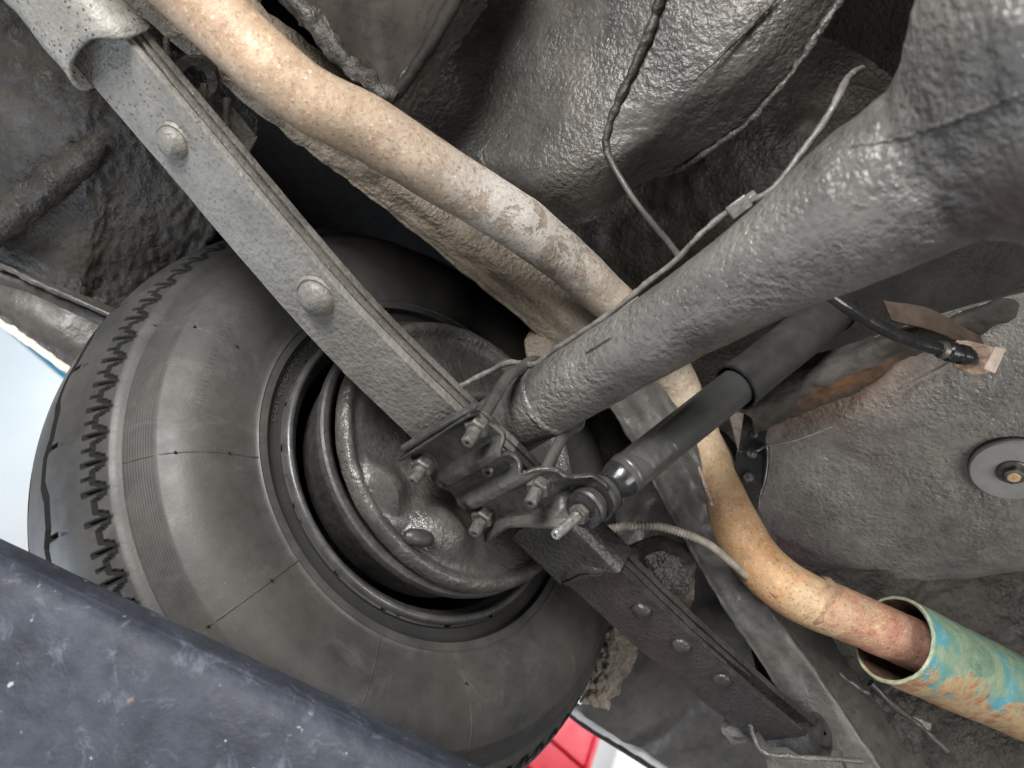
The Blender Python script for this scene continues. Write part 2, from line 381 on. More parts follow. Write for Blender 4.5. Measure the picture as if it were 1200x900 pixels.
def m_rustuc():
    t = NT('undercoat_rusty')
    at = t.n('ShaderNodeAttribute', attribute_name='along').outputs['Fac']
    n = t.noise(70, 5, .7, 1.)
    col = t.mix(t.ramp(t.noise(40, 4), [(.35, 0), (.65, 1)]), (.028, .026, .023), (.055, .050, .043))
    a = t.math('ADD', t.math('MULTIPLY', n, .5), t.math('MULTIPLY', at, .75))
    col = t.mix(t.math('MULTIPLY', t.ramp(a, [(.50, 0), (.85, 1)]), .9), col, (.21, .095, .04))
    nm = t.bump(t.noise(150, 4, .6), .7, .0022); nm = t.bump(t.noise(500, 4, .6), .5, .0006, nm)
    return t.fin(col, .68, nm, spec=.3)
RUSTUC = m_rustuc()
def m_arm():
    t = NT('lift_arm_blue_paint')
    col = t.mix(t.ramp(t.noise(22, 6, .7), [(.35, 0), (.65, 1)]), (.017, .021, .031), (.042, .050, .068))
    sc = t.ramp(t.noise(34, 5, .75, 1.), [(.56, 0), (.66, 1)])
    col = t.mix(t.math('MULTIPLY', sc, .6), col, (.10, .12, .15))
    ch = t.math('MULTIPLY', t.ramp(t.noise(46, 3, .6, .5), [(.69, 0), (.74, 1)]), t.ramp(t.noise(11, 2), [(.5, 0), (.6, 1)]))
    col = t.mix(t.math('MULTIPLY', ch, .8), col, (.27, .19, .16))
    wp = t.ramp(t.noise(150, 2, .5), [(.73, 0), (.77, 1)])
    col = t.mix(t.math('MULTIPLY', wp, .6), col, (.5, .53, .58))
    nm = t.bump(t.noise(55, 6, .75), .8, .0022); nm = t.bump(ch, .5, .0008, nm)
    return t.fin(col, t.ramp(t.noise(25, 4), [(.3, .5), (.7, .75)]), nm, spec=.4)
ARM = m_arm()

# ------------------------------------------------------------------ the bay: floor, wall
def quad(name, p, mat): return mesh(name, p, [(0, 1, 2, 3)], mat, smooth=False)
fl = quad('floor', [(-8, -8, -1.85), (8, -8, -1.85), (8, 8, -1.85), (-8, 8, -1.85)], CONCRETE); fl['kind'] = 'structure'
wl = boxo('wall', (2.85, 0, .9), (.05, 0, 0), (0, 6, 0), (0, 0, 2.75), WHITE); wl['kind'] = 'structure'
# wall panel seams and the blue band on the wall beyond the sill
for k, y in enumerate((-3.1, -1.9, -.7, .52, 1.72, 2.9)):
    boxo('wall_panel', (2.796, y, .95), (.003, 0, 0), (0, .594, 0), (0, 0, 2.2), WHITE2 if k == 3 else WHITE, wl)
bl = PL(66, 425, 0, 2.78)
boxo('wall_band', (2.790, .55, bl[2]), (.002, 0, 0), (0, .62, 0), (0, 0, .022), BLUE, wl)
cabp = PL(672, 885, 0, 2.45)
ct = thing('tool_cabinet', 'bright red tool cabinet standing by the white wall, seen past the foot of the tyre', 'cabinet', (2.45, cabp[1], -1.85))
ctop = PL(690, 852, 0, 2.3)[2]
cyr = PL(694, 880, 0, 2.3)[1]
cz = (ctop-1.85)/2; chh = (ctop+1.85)/2
boxo('cabinet_body', (2.5, cyr+.35, cz), (.2, 0, 0), (0, .35, 0), (0, 0, chh), RED, ct, bevel=.006)
for k in range(5):
    d = boxo('drawer', (2.292, cyr+.35, ctop-.10-k*.16), (.008, 0, 0), (0, .325, 0), (0, 0, .072), RED2, ct, bevel=.003)
boxo('corner_post', (2.288, cyr+.012, cz), (.016, 0, 0), (0, .012, 0), (0, 0, chh-.02), RED, ct, bevel=.003)

# ------------------------------------------------------------------ car body
body = thing('car_underbody', 'dark lumpy coated car underside: floor pans, frame rail, wheel arch and sill', 'car body', (0, 0, .3))
# closed shell above and outside everything: floor, outer quarter, wheel house
boxo('body_floor', (-.25, -.2, .47), (.80, 0, 0), (0, 1.6, 0), (0, 0, .01), UC_BLACK, body)
boxo('wheel_house_top', (.30, 0, .430), (.22, 0, 0), (0, .46, 0), (0, 0, .006), UC_BLACK, body)
boxo('wheel_house_inner_panel', (.105, 0, .33), (.004, 0, 0), (0, .50, 0), (0, 0, .115), UC_BLACK, body)
boxo('outer_quarter_panel', (.53, -.1, .36), (.006, 0, 0), (0, 1.3, 0), (0, 0, .17), UC_BLACK, body)

# front panel before the wheel (upper left)
def ul_fn(P, N):
    k = np.clip(fbm(P, 14, 2, 3)*.5+.5, 0, 1)*np.clip((.47-P[..., 0]*.9-.0)/.3, 0, 1)
    return P+N*(.006*k*fbm(P, 95, 3, 5)+.0018*fbm(P, 160, 2, 6))[..., None]
patch('front_wheel_house_panel', WN([[(-420, -420, .76), (-60, -330, .74), (120, -240, .74), (340, -160, .78)], [(-400, -160, .82), (20, -60, .78), (150, -10, .78), (300, 40, .80)],
                                    [(-400, 0, .90), (30, 90, .80), (130, 130, .80), (300, 160, .86)],
                                    [(-400, 80, .94), (30, 215, .87), (150, 215, .86), (262, 232, .88)],
                                    [(-400, 110, .96), (30, 318, .93), (120, 330, .935), (214, 330, .96)],
                                    [(-400, 135, .97), (30, 345, .945), (105, 372, .95), (190, 372, .98)]]), UC_DARK, body, 130, 130, fn=ul_fn)
tube('panel_rib', [W(-150, 352, .90), W(-90, 318, .89), W(-10, 268, .875), W(60, 216, .85), W(112, 172, .825), W(150, 140, .82)], [.019, .019, .019, .018, .014, .006], UC_DARK, body, 60, 24, lump=.004, lsc=80, seed=4)
tube('arch_edge', [W(262, 205, .855), W(250, 262, .865), W(236, 292, .88), W(215, 326, .90)], [.006, .006, .005, .005], UC_DARK, body, 40, 10, lump=.002, lsc=150)
# sill: ledge, face, bright lower lip
ledge = patch('sill_ledge', WN([[(-420, 60, .90), (-60, 275, .92), (40, 322, .915), (150, 368, .93)], [(-420, 85, .885), (-60, 292, .90), (40, 335, .895), (145, 380, .91)], [(-420, 105, .89), (-60, 310, .905), (40, 352, .90), (140, 392, .92)]]), UC_SMOOTH, body, 12, 50, lump=.0012, lsc=60)
tube('sill_seam', [W(-420, 78, .88), W(-40, 292, .893), W(5, 312, .889), W(40, 330, .886), W(90, 352, .893), W(150, 378, .905)], .0035, UC_SMOOTH, body, 50, 10, lump=.0012, lsc=120)
patch('sill_face', WN([[(-420, 100, .88), (-60, 306, .893), (40, 346, .888), (150, 398, .905)], [(-420, 118, .875), (-60, 325, .887), (40, 375, .885), (140, 432, .90)], [(-420, 135, .88), (-60, 345, .895), (40, 402, .893), (130, 468, .908)]]), UC_SMOOTH, body, 30, 60, lump=.0015, lsc=40)
tube('sill_lip', [W(-420, 130, .875), W(-60, 338, .888), W(0, 378, .885), W(40, 405, .884), (W(85, 438, .888)), W(125, 470, .90)], [.0045, .0045, .0045, .0042, .004, .004], CREAM, body, 60, 10, lump=.0015, lsc=140)

# frame rail: a box section over the axle
def rail(name, rows, mat, seed, lump):
    # rows: lower-left edge px, ridge px, right edge px with distances
    net = []
    for (l, r, e, d0, d1, d2) in rows:
        a = W(*l, d0); b = W(*r, d1); c = W(*e, d2)
        net.append([a+V([.012, 0, .060]), a+V([.003, 0, .006]), a+(b-a)*.12, a+(b-a)*.5, b, b+(c-b)*.5, c, c+V([.0, 0, .06])])
    return patch(name, net, mat, body, 110, 56, lump=lump, lsc=75, oc=4, seed=seed, solid=.004)
rail('frame_rail', [((-160, -330), (-90, -330), (-30, -335), .62, .615, .62), ((60, -75), (115, -75), (160, -80), .665, .66, .665), ((143, 0), (190, 0), (225, 0), .68, .675, .68), ((300, 130), (345, 125), (375, 115), .725, .72, .73),
                    ((400, 206), (452, 205), (490, 190), .755, .75, .765), ((520, 300), (572, 300), (612, 285), .795, .79, .81), ((648, 407), (690, 395), (722, 372), .84, .83, .85),
                    ((712, 478), (745, 455), (778, 425), .862, .855, .87)], UC_BROWN, 11, .0022)
rail('frame_rail_rear', [((700, 455), (738, 440), (775, 425), .862, .857, .87), ((738, 515), (775, 500), (800, 488), .862, .857, .87), ((772, 580), (812, 570), (838, 560), .858, .852, .865), ((803, 635), (845, 628), (878, 640), .85, .842, .852),
                         ((840, 700), (885, 690), (925, 728), .838, .83, .842), ((890, 775), (935, 760), (968, 800), .825, .818, .832), ((973, 905), (1018, 880), (1030, 895), .812, .806, .82), ((1030, 990), (1070, 960), (1090, 980), .80, .795, .81)], UC_SMOOTH, 12, .0016)
# outrigger block on the rail, near the axle
prism('rail_block', [W(612, 398, .835), W(630, 390, .835), W(648, 400, .835), W(655, 425, .835), W(640, 432, .835), W(615, 422, .835)], (.0, 0, .05), UC_BROWN, body, bevel=.004)

# rear underfloor above the axle and centre floor pan
patch('axle_kick_up', WN([[(560, -200, .93), (760, -250, .93), (900, -330, .92), (1300, -330, .92)], [(560, 60, .93), (760, 60, .93), (900, -60, .90), (1140, -60, .90)], [(560, 220, .95), (740, 200, .93), (900, 120, .86), (1120, 120, .88)],
                          [(580, 330, 1.0), (740, 280, .96), (900, 220, .88), (1100, 260, .92)], [(600, 470, 1.08), (760, 420, 1.04), (900, 360, .98), (1100, 330, .98)], [(700, 640, 1.1), (830, 560, 1.1), (950, 450, 1.06), (1150, 380, 1.0)]]), UC_DARK, body, 90, 90, lump=.004, lsc=40)
def pan_fn(P, N): return P+N*(.0010*fbm(P, 26, 2, 21)+.00045*fbm(P, 130, 3, 22))[..., None]
patch('floor_pan', WN([[(200, -330, .84), (480, -330, .80), (690, -330, .72), (900, -330, .66), (1080, -330, .63), (1260, -330, .62)], [(380, -90, .80), (560, -100, .78), (700, -90, .715), (840, -90, .66), (960, -90, .635), (1045, -90, .64)],
                       [(400, 0, .80), (560, -10, .82), (700, 0, .72), (830, 0, .665), (920, 0, .645), (988, -6, .655)],
                       [(440, 60, .80), (560, 60, .81), (690, 70, .725), (790, 80, .685), (870, 80, .668), (932, 80, .68)],
                       [(470, 140, .805), (560, 130, .815), (660, 140, .735), (750, 145, .705), (820, 135, .70), (870, 148, .715)],
                       [(500, 200, .82), (570, 195, .79), (640, 210, .75), (712, 195, .725), (770, 180, .73), (815, 186, .75)],
                       [(520, 260, .86), (590, 250, .83), (648, 262, .79), (698, 258, .775), (738, 222, .775), (775, 205, .79)]]), UC_PAN, body, 150, 150, fn=pan_fn, solid=.004)
tube('pan_edge_flange', [W(775, 206, .785), W(815, 187, .745), W(872, 147, .71), (W(905, 112, .69)), W(934, 78, .675), W(960, 38, .66), W(990, -8, .65), W(1040, -85, .635)], .0024, UC_PAN, body, 90, 10, lump=.0016, lsc=160)
tube('pan_crease', [W(812, 96, .672), W(850, 60, .66), W(890, 20, .648), W(915, -8, .64)], [.0008, .0016, .0016, .001], UC_DARK, body, 40, 8, lump=.0008, lsc=160)
# channel beside the pan, its shade put into the coat colour
patch('channel_face', WN([[(140, -300, .70), (420, -310, .72), (720, -310, .70)], [(300, -70, .70), (430, -80, .72), (570, -80, .70)], [(338, -5, .70), (440, 0, .73), (538, -5, .695)], [(385, 50, .70), (440, 55, .735), (505, 52, .70)], [(432, 100, .70), (448, 108, .715), (462, 112, .705)]]), UC_CHANNEL_SHADE, body, 50, 50, lump=.0012, lsc=40)
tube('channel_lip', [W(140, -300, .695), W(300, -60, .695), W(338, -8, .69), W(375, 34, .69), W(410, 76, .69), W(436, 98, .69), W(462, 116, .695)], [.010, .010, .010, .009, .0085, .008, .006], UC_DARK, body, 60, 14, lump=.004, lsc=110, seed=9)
tube('channel_lip', [W(720, -310, .695), W(575, -80, .695), W(538, -8, .69), W(505, 50, .69), W(478, 92, .695), W(452, 122, .70)], [.007, .007, .007, .006, .006, .005], UC_CHANNEL_SHADE, body, 60, 14, lump=.0012, lsc=90, seed=8)
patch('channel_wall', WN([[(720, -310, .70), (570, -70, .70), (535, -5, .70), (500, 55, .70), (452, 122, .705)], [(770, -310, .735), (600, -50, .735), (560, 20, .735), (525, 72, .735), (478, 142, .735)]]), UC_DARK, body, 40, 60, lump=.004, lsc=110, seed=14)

# trunk floor and what lies behind it (lower right)
def floor_rust(u, v): return np.clip(1.1*np.exp(-((u-.02-.10*v)/.10)**2)*np.exp(-((v-.30)/.26)**2), 0, 1)
def m_floor():
    m = UC_GREY.copy(); m.name = 'undercoat_grey_rust_stained'; nt = m.node_tree; b = next(n for n in nt.nodes if n.type == 'BSDF_PRINCIPLED')
    src = b.inputs['Base Color'].links[0].from_socket
    at = nt.nodes.new('ShaderNodeAttribute'); at.attribute_name = 'along'
    no = nt.nodes.new('ShaderNodeTexNoise'); no.inputs['Scale'].default_value = 60; no.inputs['Detail'].default_value = 6
    mu = nt.nodes.new('ShaderNodeMath'); mu.operation = 'MULTIPLY'; nt.links.new(at.outputs['Fac'], mu.inputs[0]); nt.links.new(no.outputs['Fac'], mu.inputs[1])
    m2 = nt.nodes.new('ShaderNodeMath'); m2.operation = 'MULTIPLY'; m2.use_clamp = True; nt.links.new(mu.outputs[0], m2.inputs[0]); m2.inputs[1].default_value = 1.7
    mx = nt.nodes.new('ShaderNodeMix'); mx.data_type = 'RGBA'; nt.links.new(m2.outputs[0], mx.inputs[0]); nt.links.new(src, mx.inputs[6]); mx.inputs[7].default_value = (.19, .085, .035, 1)
    nt.links.new(mx.outputs[2], b.inputs['Base Color']); return m
def dent(P, N):
    for (px, py, rad, dep) in ((985, 545, .045, .012), (1040, 470, .05, .006), (970, 552, .012, .010)):
        c = W(px, py, .885); d = np.linalg.norm(P-c, axis=2); P = P-N*(dep*np.exp(-(d/rad)**2))[..., None]
    return P+N*(.0016*fbm(P, 22, 2, 31)+.0005*fbm(P, 130, 3, 32))[..., None]
Zf = .2
PF = lambda x, y, dz=0: PL(x, y, 2, Zf+dz)
patch('trunk_floor', [[PF(850, 470, .02), PF(960, 420, .02), PF(1100, 370, .02), PF(1290, 320, .02)],
                      [PF(868, 540, .01), PF(980, 500), PF(1100, 460), PF(1290, 430)],
                      [PF(880, 590), PF(985, 570), PF(1100, 560), PF(1290, 540)],
                      [PF(895, 640, .02), PF(985, 625), PF(1100, 615), PF(1290, 610)],
                      [PF(915, 700, .045), PF(1010, 688, .015), PF(1100, 672, .012), PF(1290, 646, .012)],
                      [PF(920, 712, .06), PF(1012, 698, .035), PF(1100, 682, .035), PF(1290, 656, .035)]], m_floor(), body, 150, 150, fn=dent, att=floor_rust)
patch('rear_valance', WN([[(880, 650, .99), (1010, 670, .97), (1100, 655, .965), (1290, 630, .96)], [(900, 740, .99), (1010, 740, .98), (1100, 720, .97), (1290, 700, .96)], [(930, 830, .96), (1030, 820, .95), (1120, 800, .95), (1290, 780, .94)], [(960, 960, .93), (1060, 960, .92), (1160, 960, .92), (1300, 960, .92)]]), UC_DARK, body, 110, 110, lump=.004, lsc=55, seed=41)
# rusty cross member
def xfn(P, N): return P+N*(.0022*fbm(P, 70, 3, 51))[..., None]
def xrust(u, v): return .62*np.exp(-((u-.80)/.22)**2)*np.exp(-((v-.33)/.24)**2)
patch('cross_member', WN([[(840, 470, .86), (930, 425, .84), (1040, 388, .80), (1115, 366, .77), (1260, 306, .74)], [(860, 480, .835), (945, 440, .815), (1050, 396, .78), (1120, 372, .75), (1260, 318, .715)],
                          [(880, 490, .828), (960, 455, .808), (1060, 412, .785), (1130, 390, .75), (1260, 345, .715)], [(885, 510, .85), (965, 475, .835), (1065, 432, .81), (1130, 410, .78), (1260, 365, .745)]]), RUSTUC, body, 50, 120, fn=xfn, att=xrust)
patch('void_shade_sheet', WN([[(850, 330, 1.0), (1000, 250, .95), (1300, 220, .90)], [(860, 420, 1.0), (1000, 360, .96), (1300, 300, .92)], [(880, 480, .99), (1000, 440, .95), (1300, 400, .92)]]), UC_BLACK, body, 30, 30, lump=.003, lsc=50)  # black sheet added so the gap reads as deep shade
patch('bracket_flap', WN([[(1035, 352, .755), (1090, 362, .75), (1150, 395, .745)], [(1045, 375, .75), (1100, 390, .745), (1160, 418, .74)]]), simple('rusty_flap', (.030, .019, .012), (.055, .033, .019), .7, 60, 200, .001), body, 20, 30, lump=.001, lsc=100)

# quarter panel behind the wheel (bottom centre) and arch lip
patch('rear_wheel_house_panel', WN([[(690, 560, 1.02), (780, 570, 1.02), (860, 600, 1.0)], [(700, 690, 1.0), (780, 700, 1.0), (860, 690, .98)], [(690, 760, 1.0), (780, 770, 1.0), (880, 760, .96)], [(690, 815, 1.02), (790, 840, 1.0), (900, 850, .96)], [(676, 830, 1.03), (780, 893, 1.02), (900, 965, .98)]]), UC_SMOOTH, body, 120, 120, fn=lambda P, N: P+N*(.010*np.abs(fbm(P*np.array([.5, 1.6, .6]), 14, 2, 61))+.0015*fbm(P, 60, 2, 62))[..., None])
patch('arch_lip', WN([[(700, 680, .97), (730, 690, .965), (764, 715, .97)], [(700, 735, .97), (728, 740, .955), (756, 748, .968)], [(692, 780, .975), (715, 785, .962), (737, 790, .972)], [(680, 822, .98), (698, 830, .97), (712, 832, .975)]]), UC_FUZZ, body, 90, 50, lump=.006, lsc=130, oc=3, seed=71)
tube('rear_sill_edge', [W(664, 822, 1.075), W(690, 842, 1.07), W(740, 872, 1.06), W(790, 904, 1.05), W(850, 942, 1.04)], [.0085, .009, .009, .009, .009], SILVER, body, 40, 12, lump=.0015, lsc=90)
tube('rear_sill_seal', [W(656, 826, 1.078), W(684, 849, 1.073), W(734, 880, 1.063), W(784, 912, 1.053), W(844, 952, 1.043)], .0042, GLOSSBLK, body, 40, 10)

# small bits between the spring and the rail, top left
hang = thing('bush_hanger', 'dark round bush with hanging pins in the gap between spring and frame rail, top left', 'hanger', W(228, 92, .69))
lathe('bush', W(228, 92, .69), (-.5, -.2, -.84), [(-.02, .018), (-.004, .020), (0, .018), (0, .010), (-.012, .009)], UC_DARK, hang, 28, lump=.0015, lsc=120)
for (p, q) in (((195, 45), (198, 98)), ((240, 100), (238, 128)), ((266, 116), (265, 150))):
    tube('pin', [W(*p, .69), W(*q, .685)], .0032, UC_DARK, hang, 10, 8, lump=.0008, lsc=200)
patch('bracket', WN([[(140, 10, .72), (220, 60, .73), (300, 160, .74)], [(140, 60, .725), (210, 130, .735), (280, 200, .745)]]), UC_DARK, hang, 30, 40, lump=.004, lsc=90)

# ------------------------------------------------------------------ wheel
XW = .305
wheel = thing('wheel', 'black tyre and steel wheel with dusty inner sidewall and worn zigzag tread', 'wheel', (XW, 0, 0))
HALF = [(.188, .158), (.178, .161), (.1735, .1635), (.1715, .1655), (.1722, .1675), (.1745, .1685), (.1748, .172), (.1748, .177), (.1745, .1805), (.170, .1822), (.1675, .1828), (.1672, .186), (.1672, .1900),
        (.1662, .1912), (.1672, .1926), (.1678, .196), (.1655, .205), (.1628, .216), (.1612, .230), (.1615, .243), (.1640, .255), (.1685, .266), (.1728, .2735),
        (.1738, .2755), (.1748, .2770), (.1775, .2790), (.1850, .2855), (.1935, .2920), (.1985, .2955), (.1998, .2948), (.2010, .2955), (.2022, .2992)]
crown = lambda x: .3385-.0218*(abs((x-XW)/.085))**2.5
xs = np.concatenate([np.arange(.2042, .345, .0016), np.arange(.345, .406, .0035)])
prof = [(x-XW, r) for x, r in HALF]+[(x-XW, crown(x)) for x in xs]+[(XW-x, r) for x, r in HALF[::-1]]
prof += [(.105, .156), (0, .152), (-.10, .155)]
i0, i1 = len(HALF), len(HALF)+len(xs)
NP = 78
def tread(h, r, th):
    t = (th/(2*PI)*NP)[None, :]; x = h+XW; fr = t % 1; kk = np.floor(t)
    rows = np.arange(len(h))[:, None]; m = (rows >= i0) & (rows < i1)
    g = np.zeros_like(h)
    def groove(d, wd): return np.clip((wd-np.abs(d))/.0012, 0, 1)
    zz = lambda u: np.abs((u % 1)*2-1)*2-1
    xi = np.where(x > XW, 2*XW-x, x)
    # stepped shoulder groove and its cross slots
    step = .2135+.0036*np.clip(zz(t)*3, -1, 1)
    g = np.maximum(g, .9*groove(xi-step, .0015))
    slot = groove((fr-.5)*(.33*2*PI/NP), .0017)*np.clip((xi-.2050)/.009, 0, 1)*(xi < .2265)
    g = np.maximum(g, slot)
    sip = groove((fr-.0)*(.33*2*PI/NP), .0007)*((xi > .2175) & (xi < .2255)); g = np.maximum(g, .7*sip)
    # main zigzag grooves
    z2 = .2745+.0042*np.clip(zz(t/3)*2.6, -1, 1)
    g = np.maximum(g, groove(xi-z2, .0040))
    tk = groove(((t/3) % 1-.22)*(.33*2*PI/NP*3), .0015)*((xi > .258) & (xi < .275)); g = np.maximum(g, .8*tk)
    for off in (.3, .62, .9):
        s2 = groove(((t/3+off) % 1-.5)*(.33*2*PI/NP*3), .0007)*((xi > .243+.006*off) & (xi < .249+.006*off)); g = np.maximum(g, .6*s2)
    wear = .0006*np.sin(th*3)[None, :]
    r = r-np.where(m, (.0048+.0014*(xi > .25))*g+wear, 0)
    # torn flash of rubber at the rim
    global GROOVE_SHADE; G = np.where(m, g, 0); G = np.maximum.reduce([G]+[np.roll(G, (a_, b_), (0, 1)) for a_ in (-1, 0, 1) for b_ in (-1, 0, 1)]); GROOVE_SHADE = G  # mask widened so the painted shade covers the groove walls
    k = 4; tear = np.clip(np.sin(th*41)+np.sin(th*17+1)+np.sin(th*73+2)-1.2, 0, 1)
    r[2:4] += .0022*tear; h[2:4] += .002*tear
    return h, r
GROOVE_SHADE = None
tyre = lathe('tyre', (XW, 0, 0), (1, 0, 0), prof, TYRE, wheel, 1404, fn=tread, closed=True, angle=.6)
_a = tyre.data.attributes.new('groove', 'FLOAT', 'POINT'); _a.data.foreach_set('value', np.clip(GROOVE_SHADE, 0, 1).ravel())
SX = lambda r: np.interp(r, [q[1] for q in HALF[13:]], [q[0] for q in HALF[13:]])
def on_side(px, py):                        # (angle, radius) of a point seen on the inner sidewall
    x = .165
    for _ in range(12):
        p = PL(px, py, 0, x); r = math.hypot(p[1], p[2]); x = float(SX(r))
    return math.atan2(p[2], p[1]), r
def swp(a, r, lift=0): return np.array([float(SX(r))-lift, r*math.cos(a), r*math.sin(a)])
nubp = lathe('vent_nub', (0, 0, 0), (-1, 0, 0), [(-.001, .0011), (.0022, .0010), (.003, .0004)], TYRE, None, 8); nubp.parent = None
first = True
for (p, q, rad, nubs) in (((141, 550), (304, 541), .00075, (.3, .72)), ((243, 745), (352, 664), .0009, (.62, .0)), ((178, 382), (308, 432), .0005, (.3, .7)), ((428, 838), (452, 752), .0007, ()), ((546, 793), (556, 893), .0007, (.2,)),
                          ((640, 770), (668, 838), .0005, ()), ((668, 712), (690, 745), .0006, ())):
    (a, r), (b, s) = on_side(*p), on_side(*q)
    if b-a > PI: b -= 2*PI
    if a-b > PI: b += 2*PI
    tube('mould_seam', [swp(a+(b-a)*f, r+(s-r)*f) for f in np.linspace(0, 1, 14)], rad, TYRE, tyre, 30, 6)
    for f in nubs:
        pp = swp(a+(b-a)*f, r+(s-r)*f)-wloc(tyre)
        if first: nubp.parent = tyre; nubp.location = pp; first = False
        else: share(nubp, tyre, pp)
def ring_text(txt, r0, px0, px1, size, xoff, mat, name, sx=None):
    a = PL(*px0, 0, .172); b = PL(*px1, 0, .172); a0 = math.atan2(a[2], a[1]); a1 = math.atan2(b[2], b[1])
    d = a1-a0; d = (d+PI) % (2*PI)-PI; sg = 1 if d > 0 else -1
    cu = bpy.data.curves.new('t', 'FONT'); cu.body = txt; cu.size = size; cu.extrude = .0006; cu.resolution_u = 2
    ob = bpy.data.objects.new('t', cu); COL.objects.link(ob)
    bpy.context.view_layer.update()
    me = bpy.data.meshes.new_from_object(ob.evaluated_get(bpy.context.evaluated_depsgraph_get()))
    bpy.data.objects.remove(ob)
    n = len(me.vertices); co = np.empty(n*3); me.vertices.foreach_get('co', co); co = co.reshape(-1, 3)
    wd = co[:, 0].max(); sc = abs(d)*r0/wd
    ang = a0+sg*co[:, 0]*sc/r0; rr = r0+co[:, 1]
    xx = (SX(rr) if sx is None else np.full(n, sx))-xoff-co[:, 2]
    P = np.column_stack([xx, rr*np.cos(ang), rr*np.sin(ang)])
    fs = [tuple(p.vertices) for p in me.polygons]
    return mesh(name, P, fs, mat, tyre, smooth=False)
ring_text('DOT 4PHD EKX 1 A2N', .1725, (333, 500), (372, 396), .0072, .0006, simple('worn_letter_rubber', (.030, .030, .029), (.052, .050, .048), .5, 300), 'lettering', sx=.1748)
# worn row of moulded characters across the sidewall: only ticks are left of it
a0, r0 = on_side(233, 478); a1, r1 = on_side(301, 346)
vs, fs = [], []
for k in range(30):
    f = k/29; a = a0+(a1-a0)*f; r = r0+(r1-r0)*f
    if k in (6, 13, 14, 21): continue
    ln = .0016+.0018*random.random(); da = .00045/r
    b = len(vs)
    for (aa, rr) in ((a-da, r-ln), (a+da, r-ln), (a+da, r+ln), (a-da, r+ln)):
        vs.append(swp(aa, rr, .0005)); 
    for (aa, rr) in ((a-da, r-ln), (a+da, r-ln), (a+da, r+ln), (a-da, r+ln)): vs.append(swp(aa, rr, -.0006))
    fs += [(b, b+1, b+2, b+3)]+[(b+i, b+(i+1) % 4, b+4+(i+1) % 4, b+4+i) for i in range(4)]
mesh('worn_lettering', vs, fs, TYRE, tyre, smooth=False)
lathe('rim', (XW, 0, 0), (1, 0, 0), [(-.1330+.002, .1655), (-.1375, .1650), (-.1400, .1630), (-.1405, .1605), (-.1385, .1580), (-.1340, .1558), (-.129, .1530), (-.127, .1500), (-.118, .1480), (-.112, .1462), (-.085, .1455), (-.06, .144), (.06, .144), (.066, .10), (.07, .0)], RIM, wheel, 128, angle=.9)
lathe('brake_drum', (XW, 0, 0), (1, 0, 0), [(-.166, .134), (-.1715, .139), (-.173, .142), (-.173, .1455), (-.171, .1475), (-.166, .1482), (-.160, .1470), (-.150, .141), (-.11, .134), (-.09, .120), (-.085, .02)], DRUM, wheel, 128, angle=.5)

wheel.location.y = .006; wheel.scale = (1, .98, .98)
# ------------------------------------------------------------------ axle
axle = thing('rear_axle', 'thick grey painted axle tube with lumpy coating, differential at upper right and brake backing plate', 'axle', (0, 0, 0))
# one casting: tube flaring into the differential bowl, whose centre rises off the tube's own axis
RS = [(.115, .024, 0, 0), (.112, .030, 0, 0), (.10, .0320, 0, 0), (-.10, .0315, 0, 0), (-.16, .0322, 0, 0), (-.215, .0358, 0, .001), (-.25, .0395, 0, .003), (-.28, .0445, 0, .003), (-.31, .0490, .001, .003)]
for x, r in ((-.325, .050), (-.34, .0585), (-.355, .072), (-.37, .087), (-.39, .101), (-.42, .111), (-.46, .115), (-.56, .115)):
    k = .22*(r-.0465); RS.append((x-.03, r, .001+k*.5, .005+k*.87))
RS = np.array(RS)
def casting(name, x0, x1, n, seg, mat, parent, lump, lsc, seed):
    xs_ = np.linspace(x0, x1, n); f = lambda k: np.interp(-xs_, -RS[:, 0], RS[:, k])
    ker = np.hanning(9); ker /= ker.sum(); g = lambda a: np.convolve(np.pad(a, 4, mode='edge'), ker, 'valid')
    r, cy, cz = g(f(1)), g(f(2)), g(f(3)); th = np.linspace(0, 2*PI, seg, endpoint=False)
    d = np.stack([0*th, np.cos(th), np.sin(th)], 1)
    P = np.stack([xs_, cy, cz], 1)[:, None, :]+d[None]*r[:, None, None]
    dwn = unit([0, -.755, -.656]); cs = np.maximum(d@dwn, 0)**2; ext = np.interp(-xs_, [.31, .35, .40, .46, .56], [0, .004, .018, .030, .034])
    P = P+dwn*(ext[:, None]*cs[None])[..., None]
    big = np.clip((-P[..., 0]-.20)/.10, .35, 1.6)
    P = P+d[None]*(lump*big*fbm(P, lsc, 3, seed)*np.clip(.5+fbm(P, 14, 2, seed+9), .15, 1.4))[..., None]
    return mesh(name, P.reshape(-1, 3), grid_faces(n, seg, True)+[tuple(range(seg)), tuple(range((n-1)*seg, n*seg))], mat, parent, angle=1.2)
casting('axle_tube', .115, -.262, 300, 130, AXLE, axle, .0010, 75, 5)
diff = casting('differential_housing', -.2615, -.56, 260, 220, AXLE, axle, .0007, 75, 5)
from mathutils.bvhtree import BVHTree
bvh = BVHTree.FromPolygons([tuple(v.co+diff.location) for v in diff.data.vertices], [tuple(p.vertices) for p in diff.data.polygons])
def on_diff(px, py):
    r_ = Vector(ray(px, py)).normalized(); h_ = bvh.ray_cast(Vector(CAM), r_)
    return V(h_[0]) if h_[0] is not None else None
sm = [p for p in (on_diff(*q) for q in ((992, 172), (1004, 170), (1018, 169), (1040, 165), (1062, 159), (1085, 152), (1110, 144), (1135, 134), (1160, 124), (1185, 114), (1215, 103))) if p is not None]
if len(sm) > 3: tube('weld_seam', sm, .0016, AXLE, axle, 120, 8, lump=.0012, lsc=170)
